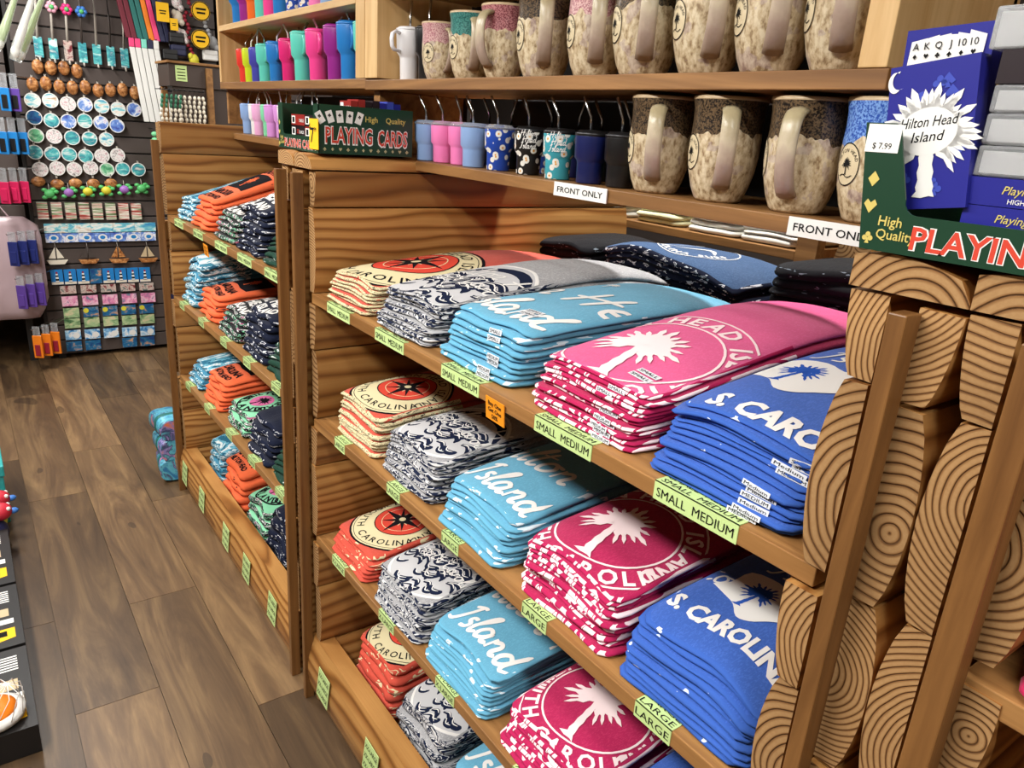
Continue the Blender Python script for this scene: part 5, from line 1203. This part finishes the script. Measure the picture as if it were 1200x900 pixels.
def card(y, z, w, h, mat, label, name='magnet_card', cat='magnet', group='carded magnets on the slatwall', gfx=None, d=.012, x=XW + .02, extra=()):
    m_ = MB(); mats = [mat] + list(extra); m_.box(-d / 2, d / 2, -w / 2, w / 2, -h / 2, h / 2)
    if gfx: m_.decal(gfx, (d / 2, 0, 0), (0, 1, 0), (0, 0, 1), mats, eps=.0008, step=.0004)
    return tag(m_.build(name, mats, None, (x, y, z)), label, cat, group)
for k, (y, z) in enumerate(rowpos((0.418, 0.948), (0.937, 0.941), 8)): card(y, z, .056, .10, 'striped_pages', 'striped keyring card pack on the slatwall, %s from left' % EACH[k], 'striped_card', 'card', 'striped card packs', d=.03)
for k, (y, z) in enumerate(rowpos((0.406 + .07, 0.841), (1.052 - .07, 0.841), 5)): card(y, z, .125, .055, 'scene_beach', 'pale blue wide beach card, %s from left in its row' % EACH[k], 'beach_card', 'card', 'wide beach cards')
for k, (y, z) in enumerate(rowpos((0.408 + .05, 0.782), (1.047 - .05, 0.780), 7)):
    card(y, z, .088, .055, 'scene_wave', 'wave card with pale oval, %s from left in its row' % EACH[k], 'wave_card', 'card', 'wave cards', g_disc(0, 0, .02, 'white', 1, 16, sx=1.3) + g_disc(0, 0, .012, 'pack_blue', 2, 14, sx=1.3), extra=('white', 'pack_blue'))
for k, (y, z) in enumerate(rowpos((0.429, 0.646), (0.95, 0.638), 4)):
    th = thing('model_boat', '%s model sailing boat hung on the slatwall, %s from left' % (['white', 'dark', 'brown', 'tan'][k], EACH[k]), 'model boat', (XW + .03, y + .03, z), 0, 'model boats on the slatwall')
    sc_ = ['shell_white', 'strap_dark', 'carved_wood', 'cardboard'][k]
    m_ = MB(); m_.prism([(-.055, .0), (-.04, -.025), (.04, -.025), (.06, .0)], -.012, .012, 'x'); m_.build('hull', 'carved_wood' if k else 'shell_white', th, recalc=True)
    m_ = MB(); m_.tube([(0, 0, 0), (0, 0, .085)], .0025, 5); m_.build('mast', 'strap_dark', th)
    for q in (-1, 1): m_ = MB(); m_.prism([(q * .004, .01), (q * .042, .012), (q * .004, .08)], -.0015, .0015, 'x'); m_.build('sail', sc_, th, recalc=True)
    m_ = MB(); m_.tube([(0, 0, .085), (-.015, 0, .11)], .0012, 4); m_.build('cord', 'strap', th); peg(th, -.02, .11)
for k, (y, z) in enumerate(rowpos((0.449, 0.538), (0.954, 0.528), 8)):
    gl_ = g_rect(-.032, -.046, .032, -.03, 'shell_white', 1) + g_poly([(-.010, -.035), (.010, -.035), (.006, .022), (-.006, .022)], 'white', 1) + g_rect(-.009, -.022, .009, -.010, 'ink', 2) + g_rect(-.008, .002, .008, .012, 'ink', 2) + g_rect(-.005, .022, .005, .034, 'jewel_red', 2)
    card(y, z, .066, .095, 'pack_blue' if k != 3 else 'scene_night', 'blue lighthouse magnet on the slatwall, %s from left' % EACH[k], gfx=gl_ if k != 3 else None, extra=('white', 'ink', 'jewel_red', 'shell_white'), group='lighthouse magnets')
MR = [((0.501, 0.454), (0.958, 0.447), 'scene_red', 'red vehicle'), ((0.503, 0.380), (0.962, 0.371), 'scene_pink', 'pink scene'), ((0.504, 0.303), (0.946, 0.296), 'scene_night', 'night beach'), ((0.502, 0.235), (0.945, 0.225), 'scene_olive', 'green marsh'), ((0.498, 0.157), (0.939, 0.142), 'scene_dog', 'blue sea'), ((0.496, 0.082), (0.933, 0.070), 'scene_night', 'dark reef')]
for ri, (a, b, mt, lb) in enumerate(MR):
    for k, (y, z) in enumerate(rowpos(a, b, 5)):
        if ri == 5 and k == 2: continue
        g = (g_disc(-.028, .012, .016, 'plush_yellow', 1, 14) if ri == 2 and k > 0 else None) or (g_disc(.018, -.004, .02, 'white', 1, 14) if ri == 4 else None)
        card(y, z, .088, .062 if ri != 0 else .05, mt if not (ri == 2 and k == 0) else 'scene_olive', '%s magnet, %s row from floor, %s from left' % (lb, EACH[5 - ri], EACH[k]), gfx=g, extra=('plush_yellow', 'white'))
# ------------------------------------------------------------------ toy packs on hooks at the left edge
PK = [('pack_blue', .318, 1.60, 2, 'blue'), ('pack_blue', .305, 1.37, 3, 'blue'), ('pack_pink', .28, 1.10, 3, 'pink'), ('pack_navy', .28, .745, 3, 'navy'), ('pack_violet', .29, .49, 3, 'violet'), ('pack_orange', .335, .18, 3, 'orange')]
for ri, (mt, yc, zc, n, cn) in enumerate(PK):
    for k in range(n):
        y = yc - .05 * (n - 1) / 2 + .05 * k
        th = thing('toy_pack', '%s toy pack on a hook at left edge, row %s from top, %s from left' % (cn, ['one', 'two', 'three', 'four', 'five', 'six'][ri], EACH[k]), 'toy pack', (-5.19 - .03 * k, y, zc), -.5, 'toy packs hanging at the left edge')
        m_ = MB(); m_.box(-.006, .006, -.026, .026, -.085, .085 - (.03 if ri > 2 else .05)); m_.build('card', mt if not (ri == 0 and k == 1) else 'pack_violet', th, bevel=.003)
        m_ = MB(); m_.box(.006, .012, -.015, .015, -.07, .0); m_.build('toy', 'black' if ri < 2 else 'jewel_red' if ri == 5 else mt, th, bevel=.004)
        m_ = MB(); m_.tube([(-.24, 0, .10), (.05, 0, .10), (.055, 0, .108)], .0022, 5); m_.build('hook', 'steel', th)
        m_ = MB(); m_.box(-.001, .001, -.02, .02, .03, .112); m_.build('header', 'clear_plastic', th)
th = thing('plastic_bag', 'large pale pink plastic bag hanging among the toy packs', 'plastic bag', (-5.335, .20, .62))
m_ = MB(); ell(m_, (0, 0, 0), (.05, .19, .30), 20, 12)
for i, v in enumerate(m_.v):
    a = math.atan2(v[2], v[1]); k = 1 + .05 * math.sin(9 * a) + .04 * math.sin(v[2] * 40)
    m_.v[i] = (v[0] * (1 + .3 * math.sin(v[2] * 25 + v[1] * 30)), math.copysign(min(abs(v[1]) * 1.25 * k, .185), v[1]), math.copysign(min(abs(v[2]) * 1.2, .305), v[2]))
m_.build('bag', 'haze_plastic', th)
m_ = MB(); m_.tube([(0, -.05, .28), (-.02, 0, .36), (0, .05, .28)], .006, 6); m_.build('bag_handle', 'haze_plastic', th)
m_ = MB(); m_.tube([(-.11, 0, .355), (.02, 0, .355)], .003, 6); m_.build('hook', 'steel', th)
# ------------------------------------------------------------------ hanging towels, necklaces and trinkets right of the keychains
cols = ['maroon', 'maroon', 'teal', 'teal', 'pack_orange', 'towel_pink', 'towel_navy', 'towel_navy']
for k, c in enumerate(cols):
    y = .955 + .032 * k
    th = thing('hanging_scarf', '%s scarf on the rail beside the keychains, %s from left' % (c.replace('_', ' ').replace('pack ', '').replace('towel ', ''), EACH[k]), 'scarf', (-5.36, y, 1.97), 0, 'scarves on a rail')
    m_ = MB(); m_.add([(-.012, -.055, .34), (.012, -.055, .34), (.012, -.03, .34), (-.012, -.03, .34), (-.010, .0, .0), (.014, .0, .0), (.014, .03, .0), (-.010, .03, .0)], [(0, 1, 2, 3), (4, 7, 6, 5), (0, 4, 5, 1), (1, 5, 6, 2), (2, 6, 7, 3), (3, 7, 4, 0)]); m_.build('cloth', c, th, bevel=.004, recalc=True)
    m_ = MB(); m_.tube([(-.08, -.042, .36), (0, -.042, .36), (0, -.042, .335)], .003, 5); m_.build('hook', 'dark_steel', th)
for k in range(5):
    y = 1.03 + .034 * k
    th = thing('long_white_scarf', '%s long white scarf hanging under the coloured scarves, %s from left' % (['pink-topped', 'pink-topped', 'aqua-topped', 'plain', 'narrow'][k], EACH[k]), 'scarf', (-5.31, y, 1.50), 0, 'long white scarves')
    m_ = MB(); m_.add([(-.006, -.07, .42), (.006, -.07, .42), (.006, -.040, .42), (-.006, -.040, .42), (-.006, -.022, .0), (.006, -.022, .0), (.006, .008, .0), (-.006, .008, .0)], [(0, 1, 2, 3), (4, 7, 6, 5), (0, 4, 5, 1), (1, 5, 6, 2), (2, 6, 7, 3), (3, 7, 4, 0)]); m_.build('cloth', 'white', th, bevel=.003, recalc=True)
    m_ = MB(); m_.box(-.007, .007, -.070, -.040, .42, .47); m_.build('band', ['towel_pink', 'towel_pink', 'towel_aqua', 'towel_navy', 'white'][k], th, bevel=.004)
    m_ = MB(); m_.tube([(-.13, -.05, .475), (0, -.05, .475)], .003, 5); m_.build('hook', 'dark_steel', th)
for k in range(3):
    th = thing('beaded_strand', 'mint green beaded strand hanging beside the far bay, %s from left' % EACH[k], 'strand', (-5.30, 1.055 + .046 * k, 1.15), 0, 'mint strands')
    for j in range(9): m_ = MB(); ell(m_, (0, .004 * math.sin(j), .035 * j), (.018, .02, .016), 8, 4); m_.build('bead', 'aqua_green', th)
    m_ = MB(); m_.tube([(-.14, 0, .31), (0, 0, .31), (0, 0, .27)], .003, 5); m_.build('hook', 'dark_steel', th)
cu_ = thing('trinket_stand', 'dark wooden trinket stand with green label behind the far bay', 'display stand', (-4.42, 1.08, 0))
def sbox(nm, y0, y1, z0, z1, x0, x1, mat): m_ = MB(); m_.box(x0, x1, y0 - 1.08, y1 - 1.08, z0, z1); return m_.build(nm, mat, cu_, bevel=.002)
sbox('tray', .975, 1.30, 1.70, 1.81, -.25, .0, 'unit_brown'); sbox('post', 1.155, 1.185, .0, 1.80, .002, .03, 'old_shelf_wood'); sbox('post', .98, 1.01, 0, 1.70, -.24, -.21, 'old_shelf_wood'); sbox('cap_board', .965, 1.31, 1.811, 1.823, -.26, .012, 'old_shelf_wood')
sbox('backboard', .99, 1.30, .35, 1.70, -.02, -.012, 'unit_brown')
m_ = MB(); m_.box(0, .0012, -.028, .028, -.038, .038)
for k in range(3): m_.decal(g_text('SALE' if 0 else 'NEW', 0, .012 - .02 * k, .012, 'ink', 1, width=.04), (.0012, 0, 0), (0, 1, 0), (0, 0, 1), PAPER)
m_ = MB(); m_.box(0, .0012, -.028, .028, -.038, .038)
for k in range(4): m_.decal(g_rect(-.020, .018 - .015 * k, .020, .022 - .015 * k, 'ink', 1), (.0012, 0, 0), (0, 1, 0), (0, 0, 1), PAPER)
m_.build('label_card', PAPER, cu_, (.001, -.045, 1.765))
for k in range(11):
    gr = k < 5; y = (.905 + .022 * k) if gr else (1.008 + .023 * (k - 5)); L = 7
    th = thing('shell_necklace', '%s shell necklace under the trinket stand, %s from left' % ('green-topped' if gr else 'white', EACH[k]), 'necklace', (-4.36 + (.04 if gr else 0), y, 1.515), 0, 'shell necklaces under the trinket stand')
    for j in range(L):
        if gr and j >= 4: m_ = MB(); ell(m_, (0, .003 * (j - 3), .022 * j), (.008, .0078, .013), 7, 4); m_.build('bead', 'bead_green', th)
        else: m_ = MB(); ell(m_, (0, .003 * math.sin(2.1 * j + k), .022 * j), (.010, .0082, .012), 7, 4); m_.build('shell', 'shell_white', th)
    m_ = MB(); m_.tube([(-.07 - (.04 if gr else 0), .0, .165), (.01, 0, .165), (.012, 0, .172)], .0025, 5); m_.build('hook', 'black', th)
def sign(y, z, x, r, lab, square=False):
    th = thing('price_sign', lab, 'sign', (x, y, z), 0, 'yellow price signs'); m_ = MB(); mats = ['tag_yellow', 'ink', 'black']
    if square: m_.box(-.003, .003, -r, r, -r * 1.5, r * 1.5)
    else: m_.prism([(r * math.cos(2 * PI * k / 20), r * math.sin(2 * PI * k / 20)) for k in range(20)], -.003, .003, 'x')
    if not square: m_.decal(g_ring(0, 0, r * .93, r * .1, 'ink', 1, 24), (.003, 0, 0), (0, 1, 0), (0, 0, 1), mats)
    m_.decal(g_rect(-r * .55, r * .1, r * .55, r * .3, 'ink', 1) + g_rect(-r * .45, -r * .3, r * .45, -r * .1, 'ink', 1), (.003, 0, 0), (0, 1, 0), (0, 0, 1), mats)
    m_.build('face', mats, th, recalc=False); m_ = MB(); m_.box(-.06, -.003, -.004, .004, -.004, .004); m_.build('arm', 'dark_steel', th)
sign(1.375, 2.165, -5.28, .055, 'upper round yellow sign beside the far tumbler shelf'); sign(1.365, 2.005, -5.28, .055, 'lower round yellow sign beside the far tumbler shelf')
sign(1.155, 2.13, -5.28, .035, 'tall yellow card sign beside the scarves', True); sign(1.215, 2.07, -5.28, .022, 'small yellow card sign under the tall one', True)
TK = [(1.235, 2.0, 'black', 'black purse'), (1.25, 2.12, 'shell_white', 'white shell charm'), (1.30, 2.10, 'jewel_red', 'red bead string'), (1.31, 1.96, 'jewel_red', 'dark red bead string'), (1.27, 2.02, 'scene_shells', 'shell trinket'), (1.24, 1.93, 'towel_navy', 'navy pouch'), (1.42, 2.08, 'grey_plastic', 'silver chain set'), (1.45, 2.00, 'grey_plastic', 'silver charm set'), (1.19, 1.90, 'black', 'black pouch'), (1.33, 1.885, 'plush_yellow', 'yellow coral piece'), (1.43, 1.92, 'white', 'white box'), (1.25, 2.20, 'scene_shells', 'mixed shell charm'), (1.33, 2.20, 'jewel_red', 'red charm string')]
for k, (y, z, mt, lb) in enumerate(TK):
    th = thing('trinket', lb + ' hanging above the trinket stand', 'trinket', (-5.33, y, z), 0, 'trinkets above the stand')
    if 'string' in lb or 'chain' in lb:
        for j in range(6): m_ = MB(); ell(m_, (0, .012 * math.sin(j * 1.3), .022 * j - .06), (.012, .014, .012), 7, 4); m_.build('bead', mt, th)
    elif 'box' in lb or 'purse' in lb or 'pouch' in lb:
        m_ = MB(); m_.box(-.02, .02, -.045, .045, -.03, .03); m_.build('body', mt, th, bevel=.008); m_ = MB(); m_.box(.02, .024, -.04, .04, .005, .03); m_.build('flap', mt, th, bevel=.003)
    else:
        m_ = MB(); ell(m_, (0, 0, 0), (.02, .03, .036)); ell(m_, (.005, .02, -.03), (.015, .018, .02)); ell(m_, (.005, -.02, .02), (.015, .016, .02)); m_.build('charm', mt, th)
    m_ = MB(); m_.tube([(-.12, 0, .075), (.0, 0, .075), (0, 0, .02)], .0025, 5); m_.build('hook', 'dark_steel', th)
# rail carrying boards for these
slatwall('slatwall_panel', 'dark slatwall panel behind the trinkets and yellow signs', 1.54, 2.3, .03, 2.62, XW - .01)
# flags hanging low between the keychain wall and the far bay
th = thing('hanging_towel', 'red, navy and white towel hanging by the magnets', 'towel', (-5.2, 1.07, .09))
for z0, z1, mt in ((.42, .56, 'jewel_red'), (.30, .42, 'towel_navy'), (.0, .30, 'shell_white')): m_ = MB(); m_.box(-.015, .015, -.03 - .02 * (z0 < .1), .03, z0, z1); m_.build('panel', mt, th, bevel=.006)
m_ = MB(); m_.tube([(-.23, 0, .56), (0, 0, .56)], .003, 5); m_.build('hook', 'dark_steel', th)
# ------------------------------------------------------------------ cellophane packs hanging at top left
for k, (y0, z0, y1, z1, c) in enumerate([(.245, 1.726, .338, 1.96, 'white'), (.263, 1.722, .372, 1.96, 'wrap_green'), (.205, 1.76, .29, 1.96, 'wrap_green')]):
    th = thing('wrapped_flower', ['white', 'green-stemmed', 'pale green'][k] + ' cellophane-wrapped pack hanging at the top left corner', 'wrapped pack', (-3.6 - .05 * k, y0, z0), 0, 'cellophane packs')
    d_ = (0, y1 - y0, z1 - z0)
    m_ = MB(); m_.tube([(0, d_[1] * q, d_[2] * q) for q in (0, .2, .5, .8, 1.1, 1.5)], [.022, .030, .026, .020, .014, .008], 10, flat=(1, .6)); m_.build('wrapping', 'cellophane', th)
    m_ = MB(); m_.tube([(0, d_[1] * q, d_[2] * q) for q in (.08, .4, .9, 1.4)], [.010, .014, .008, .004], 8); m_.build('stem', c, th)
    m_ = MB(); ell(m_, (0, d_[1] * .12, d_[2] * .12), (.014, .016, .022)); m_.build('head', 'white', th)
    m_ = MB(); m_.tube([(0, d_[1] * 1.5, d_[2] * 1.5), (0, d_[1] * 1.6, CEIL - z0)], .0015, 5); m_.build('cord', 'strap', th)
# ------------------------------------------------------------------ towels on the floor beside the far bay
for k in range(3):
    th = thing('rolled_towel', 'blue and orange floral beach towel by the far bay, %s from the floor' % EACH[k], 'towel', (-3.40, .645, .012 + .096 * k), .1 * (k - 1), 'floral beach towels')
    P = [(.062 * math.copysign(abs(math.cos(a)) ** .6, math.cos(a)), .047 + .047 * math.copysign(abs(math.sin(a)) ** .7, math.sin(a))) for a in [2 * PI * j / 18 for j in range(18)]]
    m_ = MB(); m_.prism(P, -.09, .09, 'x', smooth=True); m_.build('cloth', 'floral_towel', th, recalc=True)
    m_ = MB(); m_.prism([(a * 1.03, .047 + (b - .047) * 1.03) for a, b in P], -.012, .012, 'x', smooth=True); m_.build('band', 'teal', th, recalc=True)
# ------------------------------------------------------------------ packs and toys on the floor at the left edge
BXM = ['pack_black', 'paper_white', 'tag_yellow', 'cardboard', 'ink', 'clear_plastic']
R_ = random.Random(21)
for k, (x0, x1) in enumerate([(-3.02, -2.63), (-2.615, -2.27), (-2.255, -1.895)]):
    m_ = MB(); L = (x1 - x0) / 2; m_.box(-L, L, -.13, .13, 0, .085)
    g = []
    for j in range(6): g += g_rect(-L * .8 + j * .012, .03 + .008 * (j % 2), -L * .8 + j * .012 + .006, .105, 'paper_white', 1)
    g += g_rect(L * .15, .015, L * .30, .11, 'paper_white', 1) + g_poly([(L * .45, .03), (L * .75, .03), (L * .82, .06), (L * .75, .11), (L * .45, .11)], 'tag_yellow', 1) + g_rect(L * .52, .045, L * .68, .055, 'ink', 2) + g_rect(L * .52, .07, L * .68, .09, 'ink', 2) + g_rect(-L * .2, -.1, L * .05, .1, 'cardboard', 1)
    m_.decal(g, (0, 0, .085), (1, 0, 0), (0, 1, 0), BXM)
    g2 = []
    for j in range(3):
        for q in range(5): g2 += g_rect(-L * .7 + j * L * .5, .02 + .010 * q, -L * .7 + j * L * .5 + L * R_.uniform(.25, .4), .024 + .010 * q, 'paper_white', 1)
    m_.decal(g2, (0, .13, 0), (-1, 0, 0), (0, 0, 1), BXM)
    tag(m_.build('toy_box', BXM, None, ((x0 + x1) / 2, -.14, .001), bevel=0), ['black toy box with yellow tag on the floor, farthest of three', 'black toy box with yellow tag on the floor, middle of three', 'black toy box with yellow tag on the floor, nearest of three'][k], 'toy box', 'black toy boxes at the left edge')
for k, (x, y, c) in enumerate([(-3.185, -.052, 'toy_red'), (-3.072, -.052, 'toy_red')]):
    th = thing('toy_parrot', ['plush bird toy behind the black toy boxes, farther one', 'plush bird toy behind the black toy boxes, nearer one'][k], 'plush toy', (x, y, .0), 0, 'plush birds at the left edge')
    m_ = MB(); ell(m_, (0, 0, .055), (.05, .05, .056), 14, 8); m_.build('body', 'plush_yellow' if k == 0 else 'towel_navy', th)
    m_ = MB(); ell(m_, (0, .03, .135), (.036, .038, .034), 14, 8); m_.build('head', c, th)
    m_ = MB(); ell(m_, (.0, .07, .13), (.012, .018, .012), 8, 5); m_.build('beak', 'plush_blue', th)
    for s_ in (-1, 1): m_ = MB(); ell(m_, (s_ * .02, .055, .15), (.008, .008, .008), 8, 5); m_.build('eye', 'white', th)
m_ = MB(); m_.box(-.16, .16, -.11, .10, 0, .24); m_.box(-.165, .165, -.115, .105, .20, .245)
tag(m_.build('teal_carton', 'teal_box', None, (-3.40, -.095, .001), bevel=.004), 'teal carton standing at the left edge of the picture', 'carton', None)
th = thing('net_toy', 'orange toy with white rim and net bag on the nearest toy box', 'toy', (-1.97, -.10, .088))
m_ = MB(); m_.lathe([(.055, 0), (.07, .006), (.072, .02), (.06, .026)], 24); m_.build('rim', 'white', th)
m_ = MB(); m_.lathe([(.055, .02), (.052, .032), (.03, .040), (.002, .042)], 20); m_.build('disc', 'pack_orange', th)
m_ = MB()
for j in range(12):
    a = 2 * PI * j / 12; m_.tube([(.072 * math.cos(a), .072 * math.sin(a), .02), (.05 * math.cos(a + .4), .05 * math.sin(a + .4) + .02, .075), (.01, .04, .10)], .0012, 4)
o = m_.build('net', 'paper_white', th); o['kind'] = 'stuff'
